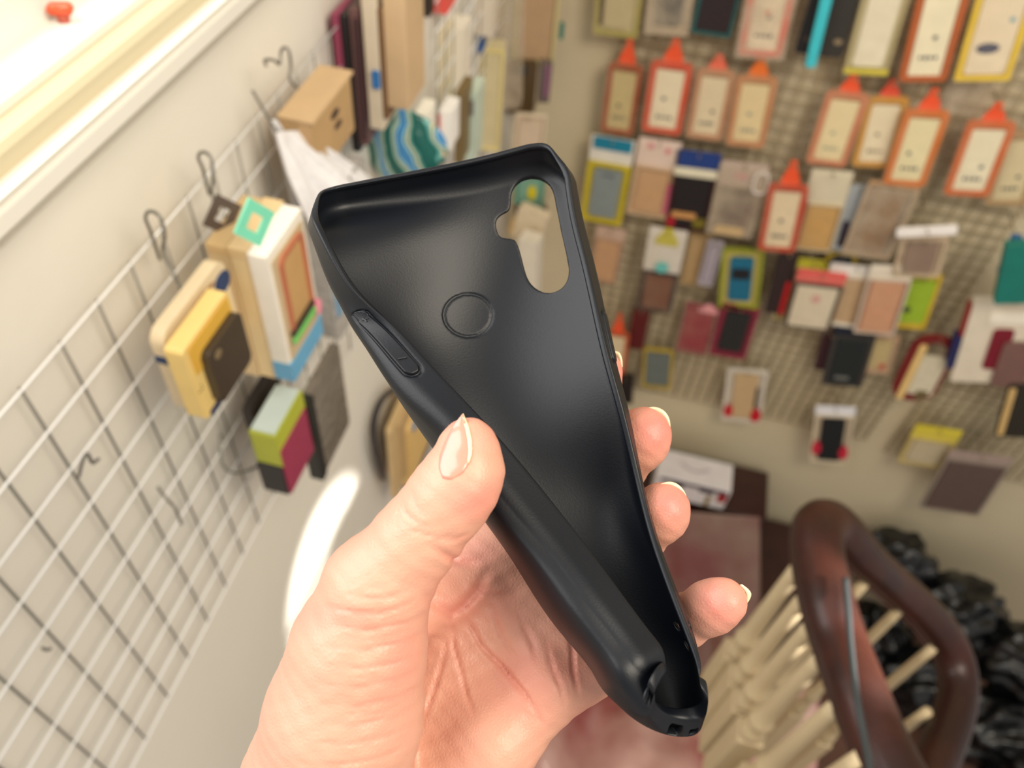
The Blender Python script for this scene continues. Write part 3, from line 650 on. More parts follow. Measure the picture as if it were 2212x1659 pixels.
# top row
P_('phone_case_package', 'olive framed phone case carton at the left end of the top row', 'package', (1345, -70), (1330, 74), 98, .06, carton(G(176, 164, 88), G(206, 192, 148), G(196, 180, 138), None, POUCH, [('dark_edge', 'rr', -.36, .45, .09, .8, -.0125, -.004, G(72, 52, 42))]))
P_('phone_case_package', 'clear package with a charcoal phone case in the top row', 'package', (1457, -70), (1440, 70), 92, .07, carton(G(206, 186, 160), G(196, 176, 150), G(56, 56, 62), None, POUCH2, b=.04, iw=.62, ih=.72))
P_('phone_case_package', 'black phone case on a dark teal card in the top row', 'package', (1568, -70), (1535, 72), 88, .06, carton(G(20, 92, 92), G(30, 80, 82), G(40, 26, 28), None, None, b=.08, iw=.84, ih=.9))
P_('phone_case_package', 'pink framed phone case with a cream card and red dot, top row', 'package', (1680, -80), (1640, 118), 104, .09, card_case(G(229, 112, 94), G(240, 222, 192), None, POUCH2, ink, .0, .92, False) + [('printed_dot', 'dot', .0, .5, .1, .05, -.0108, -.0100, G(226, 90, 80))])
P_('slim_black_case', 'slim black phone case beside the turquoise strip', 'phone case', (1790, -60), (1738, 112), 46, .08, [('case_back', 'rr', 0, .5, 1, 1, -.012, 0, G(34, 32, 34), dict(r=.2)), ('lens_ring', 'dot', -.1, .8, .3, .06, -.0135, -.011, G(90, 70, 60))])
P_('bumper_case', 'bright turquoise strip case in front of the black cases', 'phone case', (1800, -70), (1750, 138), 22, .12, [('bumper', 'rr', 0, .5, 1, 1, -.02, 0, G(62, 196, 208), dict(r=.3))])
P_('slim_black_case', 'dark grey phone case right of the turquoise strip', 'phone case', (1838, -60), (1788, 118), 62, .07, [('case_back', 'rr', 0, .5, 1, 1, -.012, 0, G(52, 48, 42), dict(r=.2)), ('lens_ring', 'dot', .2, .8, .3, .07, -.0135, -.011, G(150, 128, 100))])
P_('phone_case_package', 'clear package with a plain cream card and yellow bottom strip', 'package', (1930, -70), (1868, 154), 92, .08, carton(G(190, 176, 128), G(200, 186, 144), G(236, 226, 198), None, POUCH, [('bottom_strip', 'rr', 0, .975, 1.04, .055, -.016, -.010, G(216, 200, 66))], b=.05, iw=.7, ih=.86))
P_('phone_case_package', 'brown framed phone case with a cream card in the top row', 'package', (2050, -60), (1990, 172), 100, .1, card_case(G(184, 96, 48), G(238, 226, 192), None, None, ink, 0, .98, False))
P_('phone_case_package', 'yellow framed package with a dark oval logo at the top right', 'package', (2185, -50), (2118, 170), 112, .09, carton(G(236, 200, 46), G(224, 192, 130), G(236, 218, 186), None, POUCH, [('printed_oval', 'dot', -.06, .66, .42, .11, -.0118, -.0108, G(74, 78, 100)), ('printed_dot', 'dot', .22, .38, .1, .05, -.0118, -.0108, G(120, 170, 180))], b=.11, iw=.74, ih=.86))
# second row, orange hang tabs
P_('phone_case_package', 'brown framed case with an orange hang tab, leftmost of the tabbed row', 'package', (1362, 84), (1333, 284), 82, .06, card_case(G(165, 80, 42), G(206, 186, 132)))
P_('phone_case_package', 'red orange framed case with a white card in the tabbed row', 'package', (1462, 84), (1428, 284), 98, .09, card_case(G(212, 73, 42), G(240, 226, 194), HC, POUCH, ink, .22))
P_('phone_case_package', 'pale tan case with a faded orange tab, third of the tabbed row', 'package', (1556, 116), (1520, 296), 90, .07, card_case(G(193, 140, 104), G(230, 212, 176), G(240, 112, 84), POUCH, ink, .16))
P_('phone_case_package', 'tan case under a wide orange tab, half shaded by the pink package', 'package', (1646, 120), (1608, 312), 94, .08, card_case(G(195, 132, 87), G(230, 208, 158), G(236, 116, 40), POUCH, G(120, 130, 130), .2))
P_('phone_case_package', 'salmon framed case with a cream card and small orange tab', 'package', (1846, 158), (1782, 352), 96, .08, card_case(G(203, 126, 89), G(236, 218, 170), HC, POUCH, G(150, 158, 140), .18))
P_('phone_case_package', 'cream card case with a mustard yellow top edge', 'package', (1930, 170), (1880, 356), 92, .07, card_case(G(208, 149, 50), G(240, 226, 192), G(226, 80, 52), POUCH, G(130, 116, 90), .18, scallop=False))
P_('phone_case_package', 'bright orange framed case with scalloped card, right of the yellow one', 'package', (2020, 190), (1950, 396), 98, .1, card_case(G(212, 114, 42), G(236, 224, 178), HC, POUCH, ink, .2))
P_('phone_case_package', 'orange framed case with scalloped card, second from the right edge', 'package', (2158, 220), (2084, 418), 104, .09, card_case(G(208, 102, 45), G(240, 230, 198), HC, POUCH, ink, .18))
P_('phone_case_package', 'beige scalloped card case cut off at the right edge', 'package', (2225, 262), (2168, 438), 92, .06, card_case(G(184, 149, 104), G(220, 204, 162), None, POUCH, ink, .1))
P_('plastic_sleeve', 'empty cloudy plastic sleeve hanging under the brown framed case', 'plastic sleeve', (2105, 165), (2070, 245), 92, .05, [('sleeve', 'rr', 0, .5, 1, 1, -.004, 0, POUCH2, dict(r=.1))])
P_('plastic_sleeve', 'empty clear sleeve on bare grid between two tan cases', 'plastic sleeve', (1740, 130), (1690, 345), 84, .05, [('sleeve', 'rr', 0, .5, 1, 1, -.004, 0, POUCH, dict(r=.1))])
# third row
P_('phone_case_package', 'grey blue phone case in a yellow frame under a teal header', 'package', (1327, 296), (1298, 476), 92, .07, carton(G(206, 186, 40), G(196, 180, 60), G(136, 146, 146), G(232, 226, 214), None, [('teal_header', 'rr', .0, .07, .88, .13, -.009, -.005, G(10, 128, 158)), ('printed_mark', 'marks', 0, .42, .3, .03, -.0116, -.0108, ink)], .28, .1, .66, .8))
P_('phone_case_package', 'tan phone case with a pink dotted header card', 'package', (1428, 300), (1396, 462), 88, .07, carton(G(216, 186, 150), G(206, 170, 128), G(206, 162, 118), G(238, 214, 200), POUCH, [('pink_dot', 'dot', -.2, .09, .13, .07, -.008, -.005, G(226, 120, 140)), ('pink_dot', 'dot', .22, .12, .13, .07, -.008, -.005, G(226, 120, 140)), ('pink_edge', 'rr', .44, .72, .12, .4, -.014, -.008, G(220, 90, 130))], .34, .05, .7, .84))
P_('phone_case_package', 'black case in a red and white box under a blue header', 'package', (1512, 326), (1480, 492), 90, .08, carton(G(60, 20, 26), G(60, 30, 28), G(26, 20, 22), G(26, 60, 130), None, [('white_strip', 'rr', 0, .24, 1.0, .1, -.014, -.010, G(236, 228, 200)), ('gold_band', 'rr', -.1, .80, .6, .08, -.0135, -.011, G(206, 150, 90)), ('red_corner', 'rr', -.38, .9, .2, .14, -.0135, -.011, G(170, 20, 40)), ('olive_corner', 'rr', .3, .88, .3, .12, -.0135, -.011, G(120, 108, 30))], .26, .06, .8, .88))
P_('phone_case_package', 'taupe case in a clear pack with a white ring holder', 'package', (1612, 350), (1574, 502), 96, .09, carton(G(176, 156, 136), G(160, 140, 124), G(110, 90, 80), G(200, 180, 166), POUCH2, [('ring_holder', 'ring', .4, .2, .34, .3, -.022, -.017, G(226, 216, 206), dict(r=.16, b=.05)), ('pink_label', 'rr', -.05, .17, .3, .08, -.010, -.006, G(226, 150, 160)), ('tan_strip', 'rr', -.02, .93, .66, .12, -.017, -.012, G(206, 176, 128))], .3, .04, .66, .8))
P_('phone_case_package', 'red framed case with an upright orange tab below the bare grid', 'package', (1716, 346), (1676, 538), 90, .12, card_case(G(193, 66, 36), G(232, 212, 176), HC, POUCH, ink, .24))
P_('phone_case_package', 'golden tan case with a white top label beside the red framed one', 'package', (1800, 366), (1752, 536), 82, .09, carton(G(214, 196, 160), G(196, 160, 106), G(204, 160, 92), G(222, 212, 184), POUCH, [('maroon_edge', 'rr', -.46, .66, .12, .6, -.014, -.008, G(150, 60, 50))], .4, .04, .74, .9))
P_('phone_case_package', 'brown leather look case tilted in a clear bag', 'package', (1932, 394), (1868, 548), 98, .1, carton(G(196, 160, 122), G(150, 118, 88), G(146, 108, 72), None, POUCH2, [('dark_side', 'rr', .46, .55, .13, .84, -.010, -.004, G(66, 52, 50))], b=.05, iw=.66, ih=.8))
P_('sleeve', 'bluish white folded plastic sleeve behind the brown case', 'plastic sleeve', (1862, 398), (1822, 540), 52, .07, [('sleeve_body', 'rr', 0, .5, 1, 1, -.008, 0, G(178, 186, 190), dict(r=.2)), ('dark_fold', 'rr', -.2, .72, .3, .4, -.010, -.006, G(62, 54, 70))])
P_('price_plate', 'white price plate standing out on a hook at the right of the third row', 'price plate', (2003, 488), (2000, 508), 118, .2, [('plate', 'rr', 0, .5, 1, 1, -.004, 0, G(250, 244, 238), dict(r=.05))])
P_('phone_case_package', 'taupe case in a clear pack under the white price plate', 'package', (1998, 510), (1976, 592), 92, .12, carton(G(206, 184, 156), G(196, 174, 146), G(142, 118, 104), None, POUCH, [('punched_dots', 'dot', -.42, .5, .06, .1, -.013, -.010, G(140, 110, 90))], b=.08, iw=.66, ih=.84))
# fourth row
P_('phone_case_package', 'pinkish tan phone case beside the held case in the fourth row', 'package', (1322, 490), (1300, 604), 62, .06, carton(G(196, 156, 132), G(196, 160, 124), G(206, 160, 118), G(206, 176, 156), POUCH, (), .2, .05, .8, .9))
P_('phone_case_package', 'brown case in a black tray with a white header and mint dot', 'package', (1446, 492), (1412, 668), 78, .08, carton(G(48, 36, 38), G(60, 44, 40), G(120, 74, 56), G(228, 220, 208), POUCH, [('yellow_label', 'tab', .0, .08, .6, .2, -.010, -.007, G(206, 196, 70)), ('mint_dot', 'dot', .0, .43, .36, .12, -.016, -.012, G(110, 206, 200))], .5, .12, .74, .94))
P_('phone_case_package', 'plain tan case hanging right of the brown one', 'package', (1520, 500), (1494, 612), 54, .05, carton(G(196, 166, 116), G(196, 164, 112), G(190, 156, 106), None, POUCH, b=.05, iw=.8, ih=.86))
P_('phone_case_package', 'narrow lavender grey package between the tan and the blue case', 'package', (1548, 518), (1522, 612), 34, .08, carton(G(176, 168, 174), G(186, 178, 184), G(170, 160, 170), None, None, b=.1, iw=.6, ih=.8))
P_('phone_case_package', 'blue phone case in a yellow green frame', 'package', (1606, 534), (1594, 662), 86, .08, carton(G(150, 156, 46), G(196, 180, 96), G(20, 108, 140), None, None, [('black_window', 'rr', 0, .40, .44, .18, -.0125, -.0105, G(22, 28, 34))], b=.09, iw=.56, ih=.72))
P_('phone_case_package', 'slim black box with a red edge, left of the cream cards', 'package', (1706, 540), (1672, 668), 40, .08, [('box_body', 'rr', 0, .5, 1, 1, -.02, 0, G(48, 34, 34), dict(r=.05)), ('red_edge', 'rr', .36, .72, .3, .56, -.022, -.018, G(206, 30, 36))])
P_('phone_case_package', 'olive framed card with a lime top behind the bordered card', 'package', (1760, 560), (1716, 690), 96, .07, carton(G(196, 178, 120), G(190, 166, 116), G(182, 156, 108), G(214, 208, 66), None, [('yellow_dot', 'dot', -.34, .62, .16, .12, -.0135, -.0115, G(226, 206, 40))], .12, .06, .7, .84))
P_('phone_case_package', 'cream card in a black bordered tray with a red hanger', 'package', (1778, 584), (1740, 706), 98, .12, carton(G(48, 34, 32), G(60, 44, 40), G(226, 214, 188), G(234, 96, 92), POUCH, [('printed_emblem', 'dot', .02, .45, .2, .16, -.0118, -.0110, G(220, 170, 160))], .2, .07, .84, .92))
P_('phone_case_package', 'tan case in a thick white frame at the centre of the cluster', 'package', (1852, 572), (1806, 698), 104, .09, carton(G(240, 232, 214), G(170, 140, 80), G(206, 174, 134), G(240, 236, 230), None, (), .12, .1, .7, .86))
P_('round_label_package', 'dark round label with an olive rim above the white frame', 'package', (1822, 540), (1812, 580), 66, .07, [('round_card', 'dot', 0, .5, 1, 1, -.006, 0, G(170, 146, 44)), ('dark_print', 'dot', 0, .55, .74, .74, -.008, -.006, G(46, 50, 56))])
P_('phone_case_package', 'rose tan case in a clear pack with a white hanger', 'package', (1930, 572), (1886, 716), 84, .12, carton(G(216, 200, 184), G(190, 140, 116), G(212, 156, 120), G(236, 226, 208), POUCH, (), .18, .05, .74, .92))
P_('phone_case_package', 'lime green package with a yellow side at the end of the cluster', 'package', (1998, 590), (1960, 704), 68, .07, carton(G(222, 190, 50), G(206, 190, 100), G(164, 196, 50), None, None, [('dark_print', 'dot', -.2, .64, .24, .12, -.0125, -.0110, G(70, 90, 50))], b=.1, iw=.78, ih=.78))
P_('folder_box', 'large teal box cut off by the right edge', 'box', (2235, 515), (2205, 640), 110, .2, [('box_body', 'rr', 0, .5, 1, 1, -.03, 0, G(16, 118, 106), dict(r=.03))])
P_('slim_blue_box', 'slim blue box leaning beside the teal box', 'box', (2196, 505), (2164, 584), 20, .14, [('box_body', 'rr', 0, .5, 1, 1, -.02, 0, G(40, 96, 150), dict(r=.05))])
# fifth row
P_('phone_case_package', 'orange tabbed cream package half hidden by the held case', 'package', (1340, 676), (1326, 800), 56, .09, card_case(G(193, 96, 58), G(232, 212, 172), HC, None, None, .3))
P_('phone_case_package', 'dark maroon case behind the orange tab near the held case', 'package', (1388, 664), (1372, 748), 36, .06, [('case_back', 'rr', 0, .5, 1, 1, -.012, 0, G(96, 22, 24), dict(r=.15))])
P_('phone_case_package', 'burgundy package with a pink paper bow', 'package', (1518, 656), (1492, 758), 68, .07, carton(G(160, 90, 92), G(150, 70, 76), G(150, 46, 60), None, POUCH, [('pink_bow', 'tab', .2, .02, .6, .16, -.018, -.012, G(232, 160, 164))], b=.05, iw=.84, ih=.84))
P_('phone_case_package', 'black case in a maroon tray right of the burgundy package', 'package', (1602, 658), (1570, 766), 78, .08, carton(G(140, 44, 66), G(130, 44, 60), G(32, 38, 38), None, None, (), b=.1, iw=.64, ih=.76))
P_('phone_case_package', 'slate blue case with a mustard border low behind the fingers', 'package', (1424, 752), (1418, 834), 62, .06, carton(G(196, 170, 66), G(180, 160, 80), G(110, 120, 116), None, None, b=.08, iw=.8, ih=.84))
P_('phone_case_package', 'black and clear package with a silver printed strip', 'package', (1852, 700), (1816, 828), 84, .09, carton(G(60, 58, 56), G(90, 84, 80), G(28, 38, 38), G(24, 32, 50), None, [('silver_strip', 'rr', -.04, .86, .36, .05, -.0125, -.011, G(120, 122, 116))], .16, .1, .7, .88))
P_('phone_case_package', 'slim dark maroon case left of the black package', 'package', (1796, 712), (1772, 794), 30, .07, [('case_back', 'rr', 0, .5, 1, 1, -.012, 0, G(58, 30, 36), dict(r=.15))])
P_('phone_case_package', 'clear pack with small red and yellow prints', 'package', (1910, 722), (1886, 800), 64, .07, carton(G(206, 170, 140), G(200, 176, 140), G(206, 184, 130), None, POUCH, [('red_print', 'dot', .2, .8, .2, .14, -.014, -.011, G(196, 60, 54)), ('red_edge', 'rr', -.42, .6, .1, .5, -.014, -.010, G(206, 80, 60))], b=.05, iw=.6, ih=.7))
P_('belt_package', 'maroon strap package with a cream band and pale card', 'package', (2030, 722), (1962, 858), 100, .1, [('maroon_strap', 'ring', 0, .5, .9, 1, -.014, 0, G(120, 26, 28), dict(r=.4, b=.18)), ('cream_band', 'rr', -.22, .56, .15, .86, -.018, -.012, G(236, 200, 130), dict(r=.05)), ('pale_card', 'rr', .12, .58, .5, .6, -.016, -.010, G(222, 212, 184), dict(r=.04)), ('olive_base', 'rr', .18, .88, .24, .14, -.018, -.015, G(112, 96, 60))])
P_('display_box', 'large white box with a maroon and a brown case printed on it', 'box', (2190, 640), (2130, 812), 150, .12, [('box_body', 'rr', 0, .5, 1, 1, -.03, 0, G(232, 220, 198), dict(r=.02)), ('white_label', 'rr', .1, .17, .7, .12, -.034, -.030, G(252, 244, 226)), ('maroon_case', 'rr', -.02, .55, .26, .5, -.036, -.030, G(126, 20, 40), dict(r=.06)), ('brown_case', 'rr', .24, .72, .44, .56, -.042, -.034, G(126, 92, 84), dict(r=.06)), ('navy_side', 'rr', -.56, .62, .1, .42, -.03, -.0, G(34, 38, 90)), ('red_side', 'rr', -.53, .24, .04, .4, -.03, -.0, G(160, 44, 40))])
P_('phone_case_package', 'dark and tan box at the right edge below the display box', 'package', (2225, 818), (2190, 930), 76, .14, [('box_body', 'rr', 0, .5, 1, 1, -.03, 0, G(44, 40, 30), dict(r=.03)), ('tan_edge', 'rr', -.42, .5, .16, .9, -.034, -.026, G(220, 184, 120))])
# lowest pieces
P_('phone_case_package', 'tan case in a white framed pack with red lower corners', 'package', (1616, 796), (1600, 906), 82, .07, carton(G(222, 214, 200), G(206, 196, 176), G(206, 176, 132), None, None, [('red_corner', 'dot', -.36, .8, .24, .24, -.014, -.008, G(200, 20, 40)), ('red_corner', 'dot', .36, .84, .28, .26, -.014, -.008, G(200, 20, 40)), ('dark_edge', 'rr', .3, .5, .07, .4, -.0125, -.010, G(40, 36, 36))], b=.08, iw=.58, ih=.84))
P_('phone_case_package', 'black case in a white clip pack with red lower corners', 'package', (1806, 876), (1788, 996), 78, .09, carton(G(216, 202, 176), G(200, 184, 156), G(26, 32, 34), G(240, 240, 244), None, [('red_corner', 'dot', -.36, .72, .24, .24, -.014, -.008, G(206, 40, 66)), ('red_corner', 'dot', .36, .78, .24, .24, -.014, -.008, G(206, 40, 66))], .14, .06, .6, .86))
P_('phone_case_package', 'beige package with a yellow header low on the right', 'package', (2030, 922), (1985, 1000), 92, .08, carton(G(206, 186, 110), G(206, 190, 150), G(206, 192, 160), G(228, 212, 60), POUCH, (), .3, .06, .7, .8))
P_('phone_case_package', 'taupe case in a hanging clear bag, lowest on the back wall', 'package', (2122, 978), (2048, 1100), 122, .12, carton(G(150, 136, 124), G(130, 112, 100), G(100, 82, 74), G(170, 150, 140), None, (), .12, .05, .86, .94))
P_('phone_case_package', 'small black package low behind the held case', 'package', (1352, 806), (1350, 866), 34, .05, [('box_body', 'rr', 0, .5, 1, 1, -.014, 0, G(34, 30, 28), dict(r=.1))])
# ------------------------------------------------------------------ things hanging at the corner (on long pegs of the back wall)
P_('phone_case_package', 'beige case in a pale yellow carton nearest the room corner', 'package', (1165, -60), (1150, 132), 94, .10, carton(G(206, 190, 132), G(196, 168, 130), G(190, 154, 116), None, POUCH, [('teal_edge', 'rr', .62, .62, .1, .2, -.01, -.002, G(30, 120, 104))], b=.08, iw=.7, ih=.9), rz=18)
P_('phone_case_package', 'dark brown case under the beige carton by the room corner', 'package', (1130, 128), (1122, 238), 62, .12, [('box_body', 'rr', 0, .5, 1, 1, -.02, 0, G(84, 64, 36), dict(r=.1)), ('dark_top', 'rr', -.1, .14, .5, .2, -.022, -.019, G(50, 50, 50))], rz=15)
P_('phone_case_package', 'slim purple and grey case beside the dark brown one', 'package', (1180, 128), (1172, 214), 26, .10, [('box_body', 'rr', 0, .5, 1, 1, -.02, 0, G(110, 96, 92), dict(r=.1)), ('purple_strip', 'rr', .2, .45, .4, .8, -.022, -.019, G(140, 90, 120))], rz=15)
P_('display_box', 'tall cream box with yellow edges left of the room corner', 'box', (1048, 92), (1040, 306), 84, .42, [('box_body', 'rr', 0, .5, 1, 1, -.03, .02, G(214, 200, 158), dict(r=.02)), ('yellow_edge', 'ring', 0, .5, 1.02, 1.01, -.034, -.028, G(230, 212, 140), dict(r=.03, b=.07)), ('white_side', 'rr', -.6, .55, .34, .9, -.02, .01, G(244, 238, 224))], rz=10)
P_('plastic_bag', 'cloudy clear plastic bag hanging beside the tall cream box', 'plastic bag', (1100, -50), (1098, 232), 64, .30, [('bag_front', 'rr', 0, .5, 1, 1, -.012, -.010, POUCH2, dict(r=.3)), ('bag_back', 'rr', .05, .5, .9, .96, 0, .002, POUCH2, dict(r=.3))], rz=10)
P_('blue_tag', 'blue printed tag on top of the tall cream box', 'tag', (1030, 72), (1022, 108), 44, .46, [('tag_card', 'rr', 0, .5, 1, 1, -.006, 0, G(40, 92, 160), dict(r=.2))], rz=10)
P_('phone_case_package', 'white card package just above the top edge of the held case', 'package', (1148, 244), (1138, 340), 66, .22, carton(G(232, 216, 190), G(226, 206, 180), G(222, 200, 174), None, POUCH, b=.06, iw=.7, ih=.8), rz=12)
P_('phone_case_package', 'teal package with a yellow dot seen through the camera cut-out', 'package', (1148, 372), (1142, 440), 66, .16, carton(G(120, 172, 150), G(130, 176, 156), G(124, 172, 152), None, None, [('yellow_dot', 'dot', .1, .55, .3, .45, -.0135, -.0115, G(222, 204, 20))], b=.06, iw=.7, ih=.8))
P_('phone_case_package', 'dark package edge seen through the camera cut-out', 'package', (1150, 432), (1146, 462), 70, .12, [('box_body', 'rr', 0, .5, 1, 1, -.02, 0, G(96, 74, 52), dict(r=.2))])
P_('paper_bag', 'cream paper bag seen through the camera cut-out', 'paper bag', (1160, 446), (1142, 514), 66, .2, [('bag_body', 'rr', 0, .5, 1, 1, -.03, 0, G(232, 214, 184), dict(r=.1)), ('tan_fold', 'rr', -.5, .7, .3, .5, -.028, -.004, G(214, 180, 120), dict(r=.1))], rz=-10)
P_('slim_white_box', 'tall slim white box seen through the camera cut-out', 'box', (1153, 500), (1147, 665), 42, .25, [('box_body', 'rr', 0, .5, 1, 1, -.05, 0, G(240, 232, 214), dict(r=.02))], rz=-8)
for i_, (a_, b_, l_) in enumerate(HOOKS):
    ws = ('thin cream wire hook holding the ' + l_).split()[:16]
    while ws[-1] in ('the', 'a', 'of', 'in', 'and', 'with', 'under', 'on', 'by', 'at', 'right', 'left', 'small'): ws.pop()
    tag(hook(a_, b_), ' '.join(ws), 'hook', 'wire hooks on the back wall grids')

# ------------------------------------------------------------------ things hanging on the left wall
def lpack(name, label, cat, x0, nt, nb, ft, spec, side=None):
    """nt / nb / ft: pixels of the near-top, near-bottom and far-top corner of the face lying in the plane x = x0"""
    a, b, c = on_x(*nt, x0), on_x(*nb, x0), on_x(*ft, x0); y0, y1 = a.y, c.y; z1 = (a.z + c.z) / 2; z0 = b.z; w_, h_ = y1 - y0, z1 - z0
    e = empty(name, (x0, (y0 + y1) / 2, z1), math.radians(90), label, cat)
    for s_ in spec:
        nm, sh, fx, fz, fw, fh, ya, yb, m = s_[:9]; kw = s_[9] if len(s_) > 9 else {}
        kw = {k: (v * w_ if k in 'rb' else v) for k, v in kw.items()}; layer(e, nm, sh, fx * w_, -fz * h_, fw * w_, fh * h_, ya, yb, m, **kw)
    return e
lpack('phone_case_box', 'white carton with a rose gold case pictured and a blue bottom band', 'box', -.300, (577, 565), (630, 830), (650, 440),
      [('box_body', 'rr', 0, .5, 1, 1, 0, .0180, G(240, 234, 222), dict(r=.02)), ('window_card', 'rr', 0, .46, .86, .80, -.0012, .001, G(198, 176, 140), dict(r=.04)),
       ('rose_case', 'ring', .02, .42, .66, .66, -.004, 0, mat('rose_gold', (206, 128, 96), rough=.3, metal=.3), dict(r=.12, b=.07)), ('case_back', 'rr', .02, .42, .54, .58, -.002, 0, G(196, 156, 104), dict(r=.06)),
       ('blue_band', 'rr', 0, .92, 1.01, .16, -.002, .0184, G(104, 168, 206), dict(r=.01)), ('green_stripe', 'rr', -.02, .70, .7, .045, -.0055, -.003, G(120, 206, 110)), ('black_stripe', 'rr', -.02, .64, .7, .04, -.0055, -.003, G(60, 50, 44)), ('pink_dot', 'dot', .40, .72, .16, .12, -.006, -.002, G(240, 150, 170))])
lpack('plain_box', 'cream box hanging directly behind the white carton', 'box', -.3190, (535, 553), (589, 836), (610, 428), [('box_body', 'rr', 0, .5, 1, 1.0, 0, .0180, G(234, 208, 158), dict(r=.02)), ('lid', 'rr', 0, .022, 1.02, .06, -.0006, .0183, G(226, 196, 146), dict(r=.01))])
lpack('plain_box', 'tan box hanging closest to the wire grid, behind the cream box', 'box', -.3385, (488, 546), (545, 838), (563, 422), [('box_body', 'rr', 0, .5, 1, 1, 0, .0185, G(224, 196, 150), dict(r=.02)), ('lid', 'rr', 0, .022, 1.02, .06, -.0006, .0181, G(212, 180, 130), dict(r=.01))])
lpack('phone_case_package', 'yellow package with a dark brown phone case on its face', 'package', -.315, (385, 742), (428, 938), (497, 648),
      [('card_body', 'rr', 0, .5, 1, 1, 0, .016, G(236, 204, 128), dict(r=.06)), ('yellow_panel', 'rr', .02, .22, .86, .36, -.001, .001, G(224, 176, 70), dict(r=.05)), ('phone_case', 'rr', .10, .58, .76, .72, -.008, 0, mat('smoky_case', (66, 56, 46), rough=.3), dict(r=.1)),
       ('lens_opening', 'dot', -.10, .34, .14, .1, -.0085, -.007, G(130, 112, 84)), ('navy_foot', 'rr', .05, .99, .9, .07, -.001, .017, G(24, 42, 92), dict(r=.03)), ('printed_mark', 'marks', -.42, .6, .1, .012, -.0005, .0, G(60, 52, 44))])
lpack('backing_card', 'cream hanging card with navy corners behind the yellow package', 'card', -.337, (338, 706), (382, 940), (486, 576),
      [('card_body', 'rr', 0, .5, 1, 1, 0, .012, G(232, 212, 176), dict(r=.12)), ('navy_corner', 'rr', -.38, .30, .26, .22, -.0015, .0125, G(28, 58, 104), dict(r=.1)), ('navy_corner', 'rr', .40, .22, .24, .2, -.0015, .0125, G(28, 58, 104), dict(r=.1)), ('brown_print', 'dot', .1, .12, .4, .06, -.001, .001, G(160, 120, 80))])
def diamond(name, label, x0, c, w_, h_, m):
    p = on_x(*c, x0); w_ *= 1.1; h_ *= 1.25; bm = bmesh.new(); o = [(w_ / 2, 0), (0, h_ / 2), (-w_ / 2, 0), (0, -h_ / 2)]; i_ = [(x * .45, z * .45) for x, z in o]
    slab(bm, o, 0, .002, 0, 0, i_); ob = bm_obj(name, bm, m); ob.location = p; ob.rotation_euler = (0, 0, math.radians(62)); return tag(ob, label, 'tag')
diamond('hang_tag', 'mint green diamond shaped hang tag above the white carton', -.30, (551, 482), .036, .040, G(126, 220, 186))
diamond('hang_tag', 'dark brown patterned diamond tag left of the mint one', -.35, (482, 466), .036, .036, G(84, 70, 62))
lpack('phone_case_package', 'grey plastic bag with a black label behind the white carton', 'package', -.335, (690, 455), (700, 800), (790, 350),
      [('bag_body', 'rr', 0, .5, 1, 1, 0, .02, mat('grey_bag_film', (176, 172, 168), rough=.25, bump=.5, bscale=70), dict(r=.1)), ('black_label', 'rr', -.30, .42, .22, .2, -.002, .001, G(50, 54, 52)), ('blue_strip', 'rr', -.4, .6, .1, .4, -.0025, .001, G(120, 160, 190))])
lpack('foil_pouch', 'silver grey foil pouch with a black edge, lower on the left wall', 'pouch', -.315, (652, 846), (700, 1028), (735, 770),
      [('pouch_body', 'rr', .05, .5, .92, 1, 0, .010, mat('silver_foil', (150, 142, 132), rough=.28, metal=.35, bump=.8, bscale=45, rgb2=(120, 112, 100), nscale=9), dict(r=.05)), ('black_edge', 'rr', -.4, .5, .16, 1.02, -.002, .014, G(34, 36, 34))])
lp = lpack('phone_case_package', 'lime green, black and magenta package below the boxes', 'package', -.315, (590, 930), (612, 1100), (655, 858),
      [('magenta_face', 'rr', 0, .62, .96, .74, -.001, .004, G(156, 56, 84), dict(r=.03)), ('lime_top', 'rr', 0, .25, 1, .5, 0, .030, G(176, 182, 60), dict(r=.03)), ('black_base', 'rr', -.02, .74, 1, .5, .0015, .031, G(34, 30, 34), dict(r=.03)), ('pale_label', 'rr', 0, -.01, .92, .04, .002, .028, G(206, 222, 220), dict(r=.01))])
lpack('phone_case', 'black phone case hanging against the wires behind the lime package', 'phone case', -.372, (540, 880), (560, 1040), (600, 800), [('case_back', 'rr', 0, .5, 1, 1, 0, .012, G(50, 44, 42), dict(r=.12))])
# kraft box, stacked slim packages, beige cases further along
lpack('kraft_box', 'brown kraft box with two black prints above the white bag', 'box', -.352, (668, 258), (692, 385), (755, 158),
      [('box_body', 'rr', 0, .5, 1, 1, 0, .035, G(190, 156, 112), dict(r=.02)), ('flap', 'rr', 0, .014, 1.02, .05, -.004, .036, G(214, 182, 140), dict(r=.01)), ('black_print', 'dot', .05, .34, .2, .12, -.001, .001, G(60, 46, 44)), ('black_print', 'dot', .1, .56, .18, .1, -.001, .001, G(60, 46, 44))])
def slice_(name, label, cat, top, bot, wpx, y0, dy, rgb, extra=()):
    """package seen edge-on: near face at y = y0, running dy towards the back wall"""
    T, Bt = on_y(*top, y0), on_y(*bot, y0); w_ = wpx / F * ((T + Bt) / 2).dot(CF); h_ = T.z - Bt.z
    e = empty(name, (T.x, y0, T.z), 0, label, cat)
    bm = bmesh.new(); add_box(bm, (-w_ / 2, 0, -h_), (w_ / 2, dy, 0), bevel=0.0015); bm_obj('package_body', bm, flat(rgb, .4), e, False)
    for nm, fx, fz, fw, fh, col in extra: layer(e, nm, 'rr', fx * w_, -fz * h_, fw * w_, fh * h_, -.003, .001, flat(col), 0.002)
    return e
slice_('slim_package', 'slim clear edged package first of the stack near the window wall', 'package', (668, -20), (702, 165), 22, .88, .1, (206, 202, 198))
